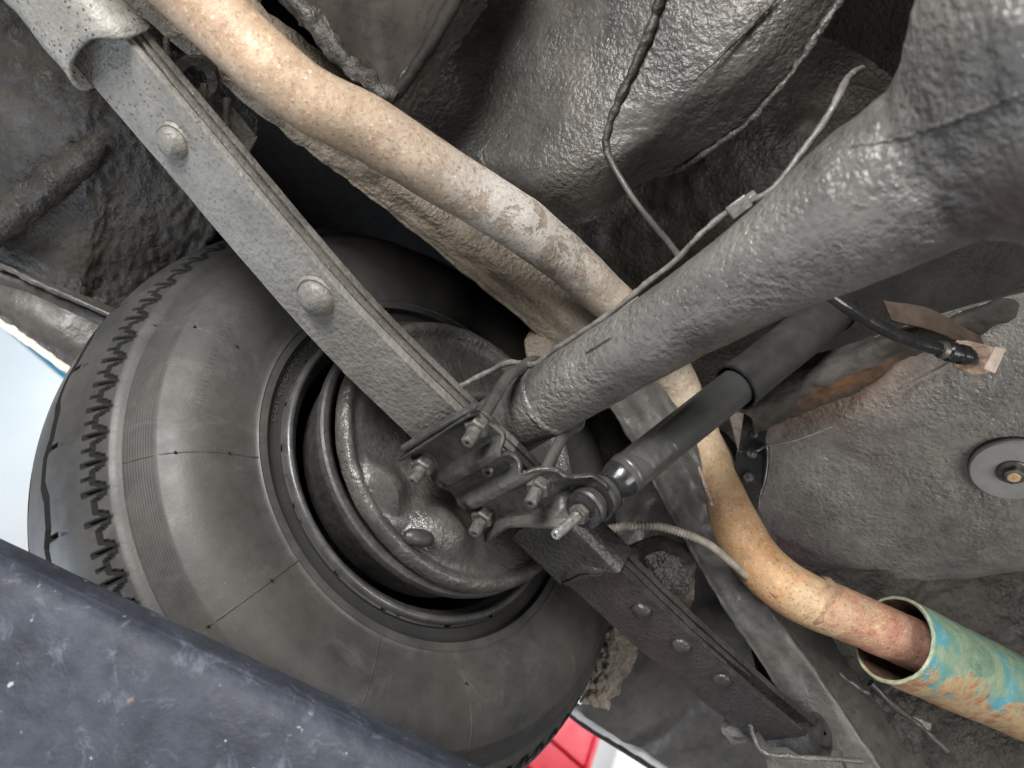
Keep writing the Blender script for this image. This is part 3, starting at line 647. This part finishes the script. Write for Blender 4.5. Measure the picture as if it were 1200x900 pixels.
lathe('weld_collar', (-.006, 0, 0), (1, 0, 0), [(-.004, .0315), (-.002, .0332), (.001, .0336), (.004, .0318)], AXLE, axle, 80, lump=.0008, lsc=160)
# brake backing plate with pressed bulges
bumps = []
for (px, py, rad, hgt, e) in ((456, 570, .0235, .024, 1.), (448, 590, .014, .006, 1.), (520, 616, .026, .022, 1.), (548, 634, .018, .010, 1.), (430, 470, .03, .004, 1), (490, 640, .016, .004, 1.)):
    p = PL(px, py, 0, .105); bumps.append((p[1], p[2], rad, hgt))
def bp_fn(h, r, th):
    y = r*BPU[1]*np.cos(th)[None]+r*BPV[1]*np.sin(th)[None]; z = r*BPU[2]*np.cos(th)[None]+r*BPV[2]*np.sin(th)[None]
    for (a, b, rad, hg) in bumps:
        q = ((y-a)**2+(z-b)**2)/rad**2
        h = h-hg*np.exp(-q**1.25)*np.clip((.126-r)/.010, 0, 1)
    pp = np.stack([h*0, y, z], -1); h = h-.0007*fbm(pp, 70, 3, 25)
    return h, r
BPU = unit(np.cross([1, 0, 0], (0.1, .2, .97))); BPV = np.cross([1, 0, 0], BPU)
rr = np.concatenate([[.1372, .1397, .1404, .1395, .1375, .135, .132, .129, .126, .1235, .1208, .118], np.linspace(.116, .03, 60)])
hh = np.concatenate([[.128, .126, .122, .1165, .1125, .1110, .1115, .1140, .1180, .1205, .1212, .1215], np.full(60, .1215)])
lathe('brake_backing_plate', (0, 0, 0), (1, 0, 0), np.column_stack([hh, rr]), BACKPL, axle, 200, fn=bp_fn)
pc = PL(488, 632, 0, .112)
tube('adjuster_plug', [pc+V([-.003, .012, -.007]), pc+V([-.004, .006, -.004]), pc+V([-.004, -.006, .004]), pc+V([-.003, -.012, .006])], [.004, .0075, .0075, .004], RUBBERBLK, axle, 20, 14)
pr = PL(490, 500, 0, .10)
lathe('axle_flange', (0, 0, 0), (1, 0, 0), [(.122, .062), (.108, .062), (.104, .058), (.104, .03)], BACKPL, axle, 80, lump=.0008, lsc=80)
# painted over tag on the tube
tg = PL(690, 402, 2, -.012)
tagp = []
for (px, py) in ((683, 402), (712, 385), (717, 396), (688, 414)):
    r_ = ray(px, py); # meet the tube surface
    lo, hi = .4, .9
    t_ = lo
    while t_ < hi:
        p = CAM+r_*t_
        if math.hypot(p[1], p[2]) < .0322: break
        t_ += .0005
    tagp.append(p)
nrm = unit(np.cross(tagp[1]-tagp[0], tagp[3]-tagp[0])); nrm *= np.sign((CAM-tagp[0]).dot(nrm))
prism('tag_plate', [p+nrm*.0022 for p in tagp], -nrm*.0045, AXLE, axle, bevel=.0006)

# ------------------------------------------------------------------ leaf spring
SPRX = .040
spring = thing('leaf_spring', 'long leaf spring, dusty grey toward the front and black toward the rear, with domed rivets', 'leaf spring', (SPRX, 0, -.06))
BY = np.array([1.10, .80, .60, .50, .423, .349, .267, .195, .165, .081, -.009, -.098, -.215, -.30, -.391, -.46])
BZ = np.array([.115, .045, -.010, -.028, -.040, -.050, -.062, -.0715, -.0745, -.0755, -.0745, -.0755, -.0765, -.0725, -.066, -.058])
def zb(y): return np.interp(y, BY[::-1], BZ[::-1])
ysm = np.linspace(-.5, 1.1, 480); zsm = np.interp(ysm, BY[::-1], BZ[::-1]); ker = np.hanning(41); ker /= ker.sum()
zsm = np.convolve(np.pad(zsm, 20, mode='edge'), ker, 'valid'); zb = lambda y: np.interp(y, ysm, zsm)
def leaf(name, y0, y1, lvl, mat, wd=.063, tip0=True, tip1=True):
    n = 120; ys = np.linspace(y0, y1, n); up = .0090
    hw = np.full(n, wd/2); th = np.full(n, .0062)
    for (yt, on) in ((y0, tip0), (y1, tip1)):
        if on:
            d = np.abs(ys-yt); R = wd/2
            hw = np.minimum(hw, np.where(d < R, np.sqrt(np.maximum(1-((R-d)/R)**2, .0)), 1)*wd/2+.0005)
            th = np.minimum(th, .0016+d/.07*.0038)
    top = zb(ys)+.0062+lvl*up
    vs = []; m = 9
    for k in range(n):
        xs_ = np.linspace(-1, 1, m)*hw[k]
        ring = [(SPRX+x, ys[k], top[k]-th[k]) for x in xs_]+[(SPRX+hw[k]+.0006, ys[k], top[k]-th[k]/2)]+[(SPRX+x, ys[k], top[k]) for x in xs_[::-1]]+[(SPRX-hw[k]-.0006, ys[k], top[k]-th[k]/2)]
        vs += ring
    L_ = 2*m+2; fs = grid_faces(n, L_, True)+[tuple(range(L_)), tuple(range((n-1)*L_, n*L_))]
    vs = np.array(vs); vs = vs+np.stack([0*vs[:, 0], 0*vs[:, 0], .00035*fbm(vs, 60, 2, lvl)], 1)
    return mesh(name, vs, fs, mat, spring, angle=.75)
def two_tone(name, front, rear, split, wid):
    t = NT(name); y = t.n('ShaderNodeSeparateXYZ'); t.l(t.co, y.inputs[0])
    return None
leaf('leaf', -.0, 1.05, 2, SPRING_EDGE, tip0=False, tip1=False)
leaf('leaf', -.425, .0, 2, SPRING_BLK, tip0=False, tip1=False)
leaf('leaf', -.0, .46, 1, SPRING_EDGE, tip0=False)
leaf('leaf', -.34, -.0, 1, SPRING_BLK, tip1=False)
leaf('leaf', -.02, .225, 0, SPRING)
leaf('leaf', .0, .40, .09, SPRING)
leaf('leaf', .0, 1.05, .17, SPRING, tip1=False)
leaf('leaf', -.225, -.02, 0, SPRING_BLK)
leaf('leaf', -.31, -.0, .10, SPRING_BLK)
leaf('leaf', -.425, -.0, .20, SPRING_BLK, wd=.058)
def dome(name, c, axis, r, h, mat, parent, seg=24):
    pf = [(-.002, r*1.25), (.0004, r*1.12)]+[(h*math.sin(a)**1.0, r*math.cos(a)**1.1) for a in np.linspace(0, PI/2*.98, 9)]
    return lathe(name, c, axis, pf, mat, parent, seg, lump=.0003, lsc=200)
for (px, py, r, h, m, lv) in ((203, 168, .0135, .0095, SPRING, .1), (371, 350, .0160, .0110, SPRING, 0.02)):
    y = PL(px, py, 0, SPRX)[1]; p = PL(px, py, 2, zb(y)+.0052*lv); dome('rivet', p, (0, .0, -1), r, h, m, spring)
for (px, py) in ((752, 716), (798, 757), (846, 797)):
    y = PL(px, py, 0, SPRX)[1]; p = PL(px, py, 2, zb(y)+.001); dome('rivet', p, (0, 0, -1), .0095, .0055, SPRING_BLK, spring)
# sleeve over the front of the spring
ys = np.linspace(.452, 1.02, 80); m = 44; vs = []
for k, y in enumerate(ys):
    z = zb(y)+.006; fl = .003*math.exp(-(y-ys[0])/.005)+.0008*math.sin(y*110)
    for j in range(m):
        a = 2*PI*j/m; ca, sa = math.cos(a), math.sin(a)
        x_ = np.sign(ca)*abs(ca)**.4*(.0335+fl*.7); z_ = np.sign(sa)*abs(sa)**.4*(.0165+fl)
        vs.append((SPRX+x_, y-.016*abs(x_/.034)**3*math.exp(-(y-ys[0])/.03)+.006*(x_/.034), z+z_))
vs = np.array(vs); nn = fbm(vs, 120, 3, 77); vs[:, 2] -= .0011*nn
sl = mesh('sleeve', vs, grid_faces(80, m, True), SLEEVE, spring, solid=-.0035)
# rear eye
ey = np.array([SPRX, -.430, float(zb(-.43))+.016])
lathe('spring_eye', ey+V([-.028, 0, 0]), (1, 0, 0), [(0, .012), (0, .021), (.056, .021), (.056, .012)], SPRING_BLK, spring, 40, angle=.6)
lathe('eye_bush', ey+V([-.034, 0, 0]), (1, 0, 0), [(0, .002), (0, .012), (.068, .012), (.068, .002)], RUBBERBLK, spring, 24)
sh = thing('spring_shackle', 'flat shackle strap at the rear eye of the leaf spring, bottom right edge', 'shackle', ey)
tube('strap', [W(876, 838, .80), W(884, 864, .785), W(896, 882, .775), W(930, 887, .768), W(970, 889, .765), W(1010, 892, .77)], .0026, SPRING_EDGE, sh, 60, 10, lump=.0006, lsc=200)
prism('side_plate', [W(885, 862, .79), W(900, 884, .785), W(985, 888, .785), W(1010, 960, .78), W(920, 960, .78)], (.0, 0, .01), UC_SMOOTH, sh, bevel=.002)
patch('shackle_boss', WN([[(850, 838, .84), (872, 832, .835), (890, 842, .84)], [(845, 855, .835), (868, 855, .82), (892, 862, .83)], [(858, 872, .84), (875, 872, .832), (895, 880, .84)]]), UC_GREY, sh, 30, 30, lump=.002, lsc=90, solid=.012)

# ------------------------------------------------------------------ spring plate, u-bolts
ZP = -.0795
plate = thing('spring_plate', 'stamped black clamp plate under the spring with two pressed ribs and a shock mounting arm', 'clamp plate', (.03, 0, ZP))
inner = [(558, 478), (575, 496), (590, 508), (593, 527), (612, 546), (634, 546), (655, 552), (672, 566), (690, 572), (705, 582), (712, 596), (700, 612), (672, 606), (655, 603)]
ipt = np.array([PL(*q, 2, ZP)[:2] for q in inner])
yr = np.linspace(.058, -.068, 110)
order = np.argsort(ipt[:, 1]); 
xin = np.array([min([ipt[k, 0]+(y-ipt[k, 1])/(ipt[k+1, 1]-ipt[k, 1]+1e-9)*(ipt[k+1, 0]-ipt[k, 0]) for k in range(len(ipt)-1) if (ipt[k, 1]-y)*(ipt[k+1, 1]-y) <= 0] or [ipt[np.argmin(abs(ipt[:, 1]-y)), 0]]) for y in yr])
xout = .088-np.clip((-.035-yr)/.03, 0, 1)**1.5*.07
nx = 60; vs = []
for i, y in enumerate(yr):
    for s in np.linspace(0, 1, nx):
        x = xin[i]+(xout[i]-xin[i])*s
        e = np.clip((x-(-.02))/.02, 0, 1)*np.clip((.085-x)/.02, 0, 1); e = e*e*(3-2*e)
        rib = .0108*(math.exp(-((y-.0165)/.0068)**4)+math.exp(-((y+.0140)/.0075)**4))*(.25+.75*e)
        lip = -.0*s
        z = ZP-rib+.002*math.exp(-(y/.005)**2)
        if y > .050: z -= .011*min(1, (y-.050)/.006)                    # front edge turned down
        if y < -.050 and x > -.01: z -= .010*min(1, (-.050-y)/.010)*np.clip((x+.01)/.01, 0, 1)
        z += .014*np.clip((-.034-y)/.018, 0, 1)*np.clip((.012-x)/.022, 0, 1)
        edge = math.exp(-((x-xin[i])/.004)**2); z -= .0016*edge
        vs.append((x, y, z))
vs = np.array(vs); vs[:, 2] += .0004*fbm(vs, 90, 3, 4)
mesh('plate', vs, grid_faces(len(yr), nx), PLATE, plate, solid=.004, angle=.9)
patch('rear_lip', [[PL(566, 624, 2, ZP-.003), PL(582, 611, 2, ZP-.004), PL(600, 605, 2, ZP-.005), PL(640, 603, 2, ZP-.004), PL(668, 606, 2, ZP-.002)],
                   [PL(568, 636, 2, ZP-.013), PL(586, 622, 2, ZP-.015), PL(602, 615, 2, ZP-.017), PL(640, 616, 2, ZP-.016), PL(664, 620, 2, ZP-.012)]], PLATE, plate, 16, 50, solid=.003)
ctr = PL(571, 553, 2, ZP)
lathe('centre_pin', ctr+V([0, 0, .004]), (0, 0, -1), [(0, .0065), (.003, .0065), (.005, .005), (.005, .0025), (.001, .002)], STEEL, plate, 20)
fl = [PL(476, 527, 2, ZP-.006), PL(516, 503, 2, ZP-.006), PL(552, 482, 2, ZP-.006), PL(560, 474, 2, ZP-.004)]
tube('folded_edge', [p+V([0, .002, 0]) for p in fl], [.0035, .0035, .0035, .003], PLATE, plate, 40, 10, lump=.0004, lsc=150)
def hexnut(name, c, ax, r, h, mat, parent):
    ax = unit(ax); u = unit(np.cross(ax, [.7, .6, .1])); v = np.cross(ax, u); c = V(c)
    ring = lambda rr, hh: [c+ax*hh+rr*(u*math.cos(a)+v*math.sin(a)) for a in np.arange(6)*PI/3]
    vs = ring(r, 0)+ring(r, h*.86)+ring(r*.86, h)
    fs = [tuple(range(5, -1, -1)), tuple(range(12, 18))]+[(a+i, a+(i+1) % 6, a+6+(i+1) % 6, a+6+i) for a in (0, 6) for i in range(6)]
    return mesh(name, vs, fs, mat, parent, smooth=False, bevel=.0006)
def thread(name, c, ax, r, h, mat, parent, pitch=.0016):
    n = int(h/pitch*4); pf = [(0, .001)]+[(h*k/n, r*(1-.10*(k % 4 in (1, 2)))) for k in range(n+1)]+[(h+.0012, r*.75), (h+.0012, r*.35), (h-.001, r*.3)]
    return lathe(name, c, ax, pf, mat, parent, 20, angle=.4)
for nm, pair in (('inner end of the axle tube', ((563, 494), (634, 564))), ('wheel side', ((499, 540), (569, 600)))):
    ub = thing('u_bolt', 'u-bolt with its two nuts near the axle tube end of the clamp plate' if 'inner' in nm else 'u-bolt with its two nuts on the brake side of the clamp plate', 'u-bolt', PL(*pair[0], 2, ZP), 'u-bolts clamping the spring to the axle')
    a, b = [PL(*q, 2, ZP+.001) for q in pair]
    xm = (a[0]+b[0])/2
    pts = [V([a[0], a[1], ZP]), V([a[0], a[1], -.02])]+[V([xm, .037*math.cos(t), .037*math.sin(t)]) for t in np.linspace(.05, PI-.05, 9)]+[V([b[0], b[1], -.02]), V([b[0], b[1], ZP])]
    tube('rod', pts, .0052, PLATE, ub, 70, 14)
    for p in (a, b):
        lathe('washer', p+V([0, 0, .001]), (0, 0, -1), [(0, .005), (0, .0116), (.0025, .0116), (.0025, .005)], STEEL, ub, 24)
        nt = hexnut('nut', p+V([0, 0, -.002]), (0, 0, -1), .0104, .0098, STEEL, ub)
        thread('stud', p+V([0, 0, -.0095]), (0, 0, -1), .0056, .0160, STEEL, ub)

# liner pad under the rear half of the spring
pad = thing('spring_liner', 'black liner pad with rolled lip hugging the spring just behind the clamp plate', 'liner', (SPRX, -.1, zb(-.1)))
n = 50; yy = np.linspace(-.060, -.125, n); vs = []
for i, y in enumerate(yy):
    for s in np.linspace(-1, 1, 30):
        x = SPRX+s*.033; lp = .0035*math.exp(-((y+.122+.010*s*s)/.003)**2)
        vs.append((x, y-.012*s*s+.006*s, zb(y)-.0025-lp+(.026 if s < -.95 else 0)*(1)))
mesh('pad', vs, grid_faces(n, 30), SPRING_BLK, pad, solid=.003)
tube('lip', [(SPRX+.026, -.131, zb(-.12)-.0055), (SPRX+.005, -.129, zb(-.12)-.006), (SPRX-.018, -.132, zb(-.12)-.0055), (SPRX-.029, -.129, zb(-.12)-.003)], .0030, SPRING_BLK, pad, 50, 10, lump=.0006, lsc=120)

# ------------------------------------------------------------------ shock absorber
sk = thing('shock_absorber', 'satin black telescopic shock absorber with a bare threaded stud at its lower end', 'shock absorber', W(668, 610, .668))
lo, hi = W(717, 569, .692), W(985, 357, .835)
ax = unit(hi-lo); Ls = np.linalg.norm(hi-lo)
tcov = np.linalg.norm(W(850, 466, .78)-lo)
lathe('lower_tube', lo, ax, [(.002, .006), (.002, .0125), (.010, .0155), (.012, .0178), (.0175, .0184), (.020, .0180), (tcov+.05, .0184)], SHOCK, sk, 64, angle=.6)
lathe('weld_bead', lo, ax, [(.0165, .0178), (.018, .0190), (.0215, .0190), (.023, .0178)], SHOCK, sk, 48)
lathe('dust_cover', lo, ax, [(tcov+.06, .0215), (tcov+.0005, .0215), (tcov, .0225), (tcov+.0008, .0232), (tcov+.003, .0233), (tcov+.03, .0228), (Ls-.03, .0232), (Ls-.012, .022), (Ls-.002, .015), (Ls, .004)], COVER, sk, 64, angle=.6)
lathe('cover_rim', lo, ax, [(tcov-.0006, .0222), (tcov-.0006, .0238), (tcov+.0018, .0240), (tcov+.0022, .0228)], GLOSSBLK, sk, 64)
lathe('end_cap', lo, ax, [(-.004, .0075), (-.003, .0115), (.003, .0150), (.009, .0175), (.0125, .0180)], GLOSSBLK, sk, 48)
d2 = unit(W(717, 569, .692)-W(645, 632, .630)); s0 = W(700, 584, .674)
lathe('upper_bush', s0, d2, [(-.0045, .006), (-.004, .0165), (-.001, .0185), (.002, .0185), (.0045, .0165), (.006, .0165), (.008, .0175), (.0095, .0175), (.011, .014), (.020, .010)], RUBBERBLK, sk, 48, angle=.6)
lathe('washer', s0+d2*.0105, d2, [(0, .005), (0, .0178), (.0022, .0178), (.0022, .005)], GLOSSBLK, sk, 40, angle=.4)
lathe('washer', s0-d2*.0065, d2, [(0, .005), (0, .0190), (.0022, .0190), (.0022, .005)], GLOSSBLK, sk, 40, angle=.4)
lathe('lower_bush', s0-d2*.0180, d2, [(-.003, .006), (-.002, .0150), (.001, .0172), (.005, .0172), (.008, .015), (.010, .015)], RUBBERBLK, sk, 48, angle=.6)
lathe('washer', s0-d2*.0225, d2, [(0, .005), (0, .0165), (.0024, .0165), (.0024, .005)], GLOSSBLK, sk, 40, angle=.4)
hexnut('nut', s0-d2*.0310, d2, .0088, .0085, STEEL, sk)
thread('stud', s0-d2*.030, -d2, .0046, .0300, ZINC, sk)
# worn paper label, a thin curved sheet on the lower tube
toC = unit(CAM-lo); toC = unit(toC-ax*toC.dot(ax)); sid = np.cross(ax, toC); vs = []
for k in np.linspace(.030, .062, 14):
    for a in np.linspace(-.75, .65, 18): vs.append(lo+ax*(k+.004*math.sin(a*2))+(toC*math.cos(a)+sid*math.sin(a))*(.01835+.0003*math.sin(k*900+a*5)))
mesh('label', vs, grid_faces(14, 18), simple('label_film', (.045, .046, .046), (.075, .075, .075), .28, 90, 200, .0004), sk)
# top mount disappears in the cross member
mt = W(975, 372, .845)
lathe('upper_mount', W(968, 374, .838), ax, [(.0, .012), (.0, .020), (.016, .022), (.03, .02)], UC_BLACK, sk, 32)

# ------------------------------------------------------------------ exhaust
ex = thing('exhaust_pipe', 'rusty tan tailpipe bending up over the axle and back down to the rear', 'exhaust pipe', W(637, 280, .76))
pth = [(-70, -300, .53), (150, -75, .565), (231, 0, .585), (345, 104, .605), (434, 152, .635), (505, 198, .665), (570, 237, .70), (640, 285, .74), (722, 358, .80), (765, 405, .85), (788, 438, .875), (808, 486, .89), (828, 535, .885), (851, 592, .86), (879, 645, .825), (908, 678, .80), (945, 702, .785), (1020, 733, .783), (1085, 762, .80)]
rad = [.0248, .0248, .0246, .0246, .0250, .0250, .0248, .0242, .0212, .0212, .0222, .0230, .0236, .0250, .0258, .0256, .0252, .0250, .0248]
tube('pipe', [W(*p) for p in pth], rad, EXH, ex, 300, 44, lump=.0009, lsc=32, seed=3)
c0, c1 = W(962, 707, .784), W(975, 714, .784)
tube('seam_bead', [W(*p) for p in ((800, 498, .868), (820, 552, .862), (845, 612, .836), (876, 664, .802), (910, 700, .772))], [.001, .0022, .0022, .0026, .0014], EXH, ex, 60, 8, lump=.0008, lsc=160)
lathe('weld_ring', W(958, 705, .784), unit(c1-c0), [(-.006, .0240), (-.003, .0262), (.000, .0270), (.003, .0262), (.008, .0242)], EXH, ex, 60, lump=.0016, lsc=90)

g0, g1 = W(1046, 749, .782), W(1205, 822, .885)
gax = unit(g1-g0)
tipt = thing('tail_pipe_sleeve', 'wide corroded green and blue steel pipe end with rusty underside, lower right', 'pipe', g0)
gl = np.linspace(.0, .40, 90)
gr = .0465-.0*gl
prof = [(.006, .0430), (.004, .0430), (.0004, .0432), (-.0006, .0445), (.0005, .0462), (.003, .0468)]+[(x+.004, .0466) for x in gl]
KS = .905; sc_ = lambda q: [(a_, b_*KS) for a_, b_ in q]
lathe('sleeve', g0, gax, sc_(prof), GREEN, tipt, 96, lump=.0009, lsc=30, seed=6)
lathe('inner_wall', g0, gax, sc_([(.0015, .0431), (.003, .0424), (.06, .041), (.10, .038), (.12, .0)]), SOOT, tipt, 64, lump=.0014, lsc=70)
lathe('rim_bead', g0, gax, sc_([(-.0004, .0436), (-.0016, .0452), (-.0008, .0464), (.0008, .0470)]), simple('green_rim', (.20, .26, .16), (.40, .42, .30), .5, 120, 300, .0008), tipt, 96, lump=.0006, lsc=120)
# ------------------------------------------------------------------ lines, hoses, cables
bln = thing('brake_pipe', 'thin coated metal brake pipe with crimped block along the top of axle tube', 'brake pipe', W(690, 400, .66))
tube('pipe', [W(*p) for p in ((540, 452, .742), (570, 437, .735), (597, 425, .722), (626, 427, .703), (647, 412, .690), (670, 397, .678), (692, 383, .667), (714, 368, .656), (738, 349, .645), (762, 329, .634), (792, 306, .620), (815, 281, .608), (845, 255, .60), (872, 240, .585), (897, 228, .575), (915, 212, .57), (935, 185, .565), (960, 152, .56), (976, 126, .556), (988, 102, .562), (997, 88, .58), (1010, 80, .62))], .0026, LINE, bln, 200, 12, lump=.0006, lsc=160)
bc = W(866, 243, .583); bu = unit(W(880, 232, .58)-W(850, 254, .586)); bv = unit(np.cross(bu, CAM-bc)); bw = np.cross(bu, bv)
boxo('union_block', bc, bu*.0085, bv*.0055, bw*.0055, LINE, bln, bevel=.0015)
hexnut('fitting', bc+bu*.0080, bu, .0045, .007, LINE, bln)
fl2 = thing('fuel_pipe', 'crusted pipe running down the floor pan then hanging free to the axle', 'pipe', W(712, 180, .72))
tube('crusted_run', [W(*p) for p in ((800, -90, .655), (775, -5, .680), (766, 25, .687), (752, 60, .694), (738, 92, .702), (722, 125, .71), (712, 155, .715), (711, 175, .716), (716, 188, .716))], [.0045, .0047, .0046, .0045, .0045, .0044, .0044, .0042, .003], UC_DARK, fl2, 130, 14, lump=.0016, lsc=120, seed=33)
tube('bare_run', [W(*p) for p in ((711, 178, .714), (722, 200, .712), (742, 232, .70), (765, 262, .68), (782, 282, .655), (797, 302, .632))], .0026, UC_SMOOTH, fl2, 60, 10, lump=.0003, lsc=160)
hs = thing('brake_hose', 'glossy black rubber hose curving from the axle to a rusty bracket clip', 'hose', W(1050, 395, .70))
tube('hose', [W(*p) for p in ((950, 325, .66), (968, 342, .665), (990, 358, .67), (1015, 374, .68), (1045, 390, .69), (1075, 402, .70), (1108, 411, .708))], [.0050, .0052, .0055, .0058, .0058, .0058, .0058], GLOSSBLK, hs, 80, 18)
hA = W(1104, 410, .707); hB = W(1150, 421, .715); hx = unit(hB-hA)
lathe('ferrule', hA, hx, [(-.003, .006), (-.002, .0078), (.003, .0080), (.004, .007)], STEEL, hs, 24)
lathe('end_fitting', hA+hx*.004, hx, [(0, .0068), (.002, .0090), (.008, .0092), (.009, .0075), (.013, .0075), (.014, .0090), (.021, .0090), (.023, .0070), (.026, .0068), (.029, .005)], GLOSSBLK, hs, 28, angle=.6)
RUSTLT = simple('light_rust', (.26, .16, .11), (.52, .42, .34), .6, 120, 300, .0012)
cl = thing('hose_clip', 'bent rusty spring clip holding the end of the black hose', 'clip', hB)
patch('clip_plate', WN([[(1122, 398, .722), (1146, 402, .72), (1172, 408, .715)], [(1118, 428, .715), (1140, 438, .71), (1158, 436, .71)]]), RUSTLT, cl, 20, 20, lump=.0012, lsc=150)
prism('clip_tab', [W(1152, 432, .700), W(1166, 405, .700), W(1179, 409, .698), W(1166, 438, .698)], unit(W(1166, 420, .72)-W(1166, 420, .70))*.004, simple('light_clip', (.5, .40, .33), (.7, .58, .5), .5, 100, 300, .0008), cl, bevel=.001)
pk = thing('parking_brake_cable', 'ribbed grey parking brake cable sheath crossing behind the spring', 'cable', W(760, 620, .75))
pth = cat_rom([W(*p) for p in ((690, 628, .76), (706, 622, .765), (735, 617, .77), (770, 617, .775), (800, 625, .78), (830, 638, .785), (858, 660, .79), (880, 680, .80))], 240)
k = np.arange(240); tube('sheath', pth, np.where(k < 150, .0040+.0007*np.sin(k*1.5), .0042), CABLE, pk, 240, 12, linear=True)

# ------------------------------------------------------------------ small things on the floor
bs = thing('bump_stop', 'cracked dark rubber bump stop under the frame rail between spring and rail', 'bump stop', W(775, 665, .83))
patch('rubber_block', WN([[(735, 640, .865), (770, 628, .86), (812, 640, .86)], [(745, 662, .842), (775, 650, .835), (815, 668, .845)], [(762, 688, .845), (785, 685, .838), (812, 700, .85)], [(770, 712, .87), (790, 715, .868), (808, 718, .872)]]), UC_DARK, bs, 40, 40, lump=.003, lsc=70, solid=.02)
patch('torn_core', WN([[(756, 652, .838), (776, 646, .832), (798, 655, .836)], [(762, 672, .834), (780, 666, .827), (806, 682, .833)], [(774, 690, .84), (788, 690, .834), (806, 696, .84)]]), undercoat('torn_rubber', (.05, .05, .05), (.12, .12, .115), sc=240, amt=.006, rough=(.2, .4)), bs, 50, 50, lump=.005, lsc=150, solid=.006)
pd_ = thing('hanger_strap', 'black perforated steel hanger strap hanging beside the tailpipe', 'strap', W(885, 500, .88))
sa, sb, swd = W(889, 470, .868), W(872, 592, .86), None
sd = unit(sb-sa); wdv = unit(np.cross(sd, CAM-sa)); nv_ = np.cross(wdv, sd); nv_ *= np.sign((CAM-sa).dot(nv_))
for (t0, t1, hwid) in ((0, .062, .0135), (.056, .115, .0155)):
    boxo('strap', sa+sd*(t0+t1)/2+nv_*(.0016 if t0 else -.0016), sd*(t1-t0)/2, wdv*hwid, nv_*.0014, GLOSSBLK, pd_, bevel=.0008)
for t0 in (.005, .0155, .026, .0365, .057, .083):
    lathe('rivet' if t0 < .05 else 'bolt_head', sa+sd*t0+nv_*(.0 if t0 < .05 else .003), nv_, [(0, .0042), (.001, .0042), (.0022, .003), (.0026, .001)] if t0 < .05 else [(0, .0062), (.002, .0062), (.004, .0045), (.0045, .001)], STEEL if t0 > .05 else DRUM, pd_, 16)
tube('strap_hook', [W(*p) for p in ((876, 522, .855), (886, 528, .852), (898, 524, .855), (896, 560, .855), (884, 600, .86))], [.002, .0028, .0028, .0026, .002], GLOSSBLK, pd_, 40, 10)
dk = thing('grommet_washer', 'large smooth grey disc washer with a rusty centre bolt on the trunk floor, right edge', 'washer', PL(1187, 551, 2, Zf-.012))
dc = PL(1187, 551, 2, Zf-.007)
lathe('disc', dc, (0, 0, -1), [(-.014, .039), (.0004, .039), (.0022, .0376), (.0026, .03), (.0022, .013)], GREYPRIMER, dk, 72, angle=.5)
lathe('lip_gasket', dc, (0, 0, -1), [(-.006, .0396), (-.004, .0396), (-.002, .0388)], RUBBERBLK, dk, 64)
lathe('bolt_washer', dc, (0, 0, -1), [(.0012, .0150), (.004, .0150), (.0052, .0138), (.0052, .006)], STEEL, dk, 32, angle=.4)
hexnut('bolt_head', dc+V([0, 0, -.005]), (0, 0, -1), .0105, .006, STEEL, dk)
lathe('rust_core', dc+V([0, 0, -.0105]), (0, 0, -1), [(0, .0065), (.0012, .0055), (.0016, .0005)], simple('ochre_rust', (.45, .30, .14), (.62, .48, .28), .6, 160), dk, 16)
wr = thing('loose_wire', 'thin light wire lying along the trunk floor below the cross member', 'wire', W(960, 508, .86))
tube('wire', [W(*p) for p in ((898, 522, .845), (925, 518, .842), (955, 508, .845), (975, 500, .85))], [.0012]*4, LINE, wr, 40, 8)
tube('wire', [W(*p) for p in ((1052, 457, .80), (1075, 444, .79), (1098, 432, .775), (1112, 424, .76))], [.0012]*4, LINE, wr, 40, 8)
hb = thing('pipe_hanger', 'rusty grey bracket and bolt under the green pipe, lower right', 'hanger bracket', W(1040, 820, .88))
patch('bracket', WN([[(925, 735, .865), (955, 750, .86), (985, 790, .87)], [(945, 762, .86), (985, 792, .855), (1018, 812, .86)], [(985, 800, .87), (1015, 818, .865), (1040, 842, .87)]]), UC_SMOOTH, hb, 30, 30, lump=.0025, lsc=70, solid=.006)
tube('rod', [W(*p) for p in ((1020, 800, .86), (1045, 825, .86), (1075, 848, .865), (1110, 880, .87))], [.0045, .004, .003, .003], UC_SMOOTH, hb, 30, 10, lump=.0012, lsc=120)
patch('tab', WN([[(1060, 836, .868), (1092, 848, .866)], [(1070, 848, .868), (1090, 856, .868)]]), UC_GREY, hb, 12, 12, lump=.001, lsc=120)

# ------------------------------------------------------------------ lift arm, close to the camera
arm = thing('lift_arm', 'dark blue chipped steel lift arm close in front at the lower left', 'lift arm', W(250, 760, .5))
e0, e1 = W(-330, 498, .56), W(900, 1086, .50)
ea = unit(e1-e0); dn = unit(W(180, 900, .50)-W(240, 745, .52)); dn = unit(dn-ea*dn.dot(ea)); bk = np.cross(ea, dn); bk *= np.sign((e0-CAM).dot(bk))
n = 220; prof2 = [(-.002, .055), (-.001, .020), (.001, .012), (.005, .006), (.013, .0015), (.03, .0), (.05, .0), (.08, .0005), (.11, .0), (.14, .0), (.147, .003), (.15, .010), (.15, .055)]
prof2 = cat_rom(np.array(prof2), 90)
s = np.linspace(0, np.linalg.norm(e1-e0), n)
P = e0+ea*s[:, None, None]+dn*prof2[None, :, 0:1]+bk*prof2[None, :, 1:2]
P = P-bk*(.0007*fbm(P, 60, 3, 91)+.0010*np.clip(fbm(P, 45, 2, 92)-.35, 0, 1))[..., None]
mesh('arm_tube', P.reshape(-1, 3), grid_faces(n, 90, True), ARM, arm, angle=.9)
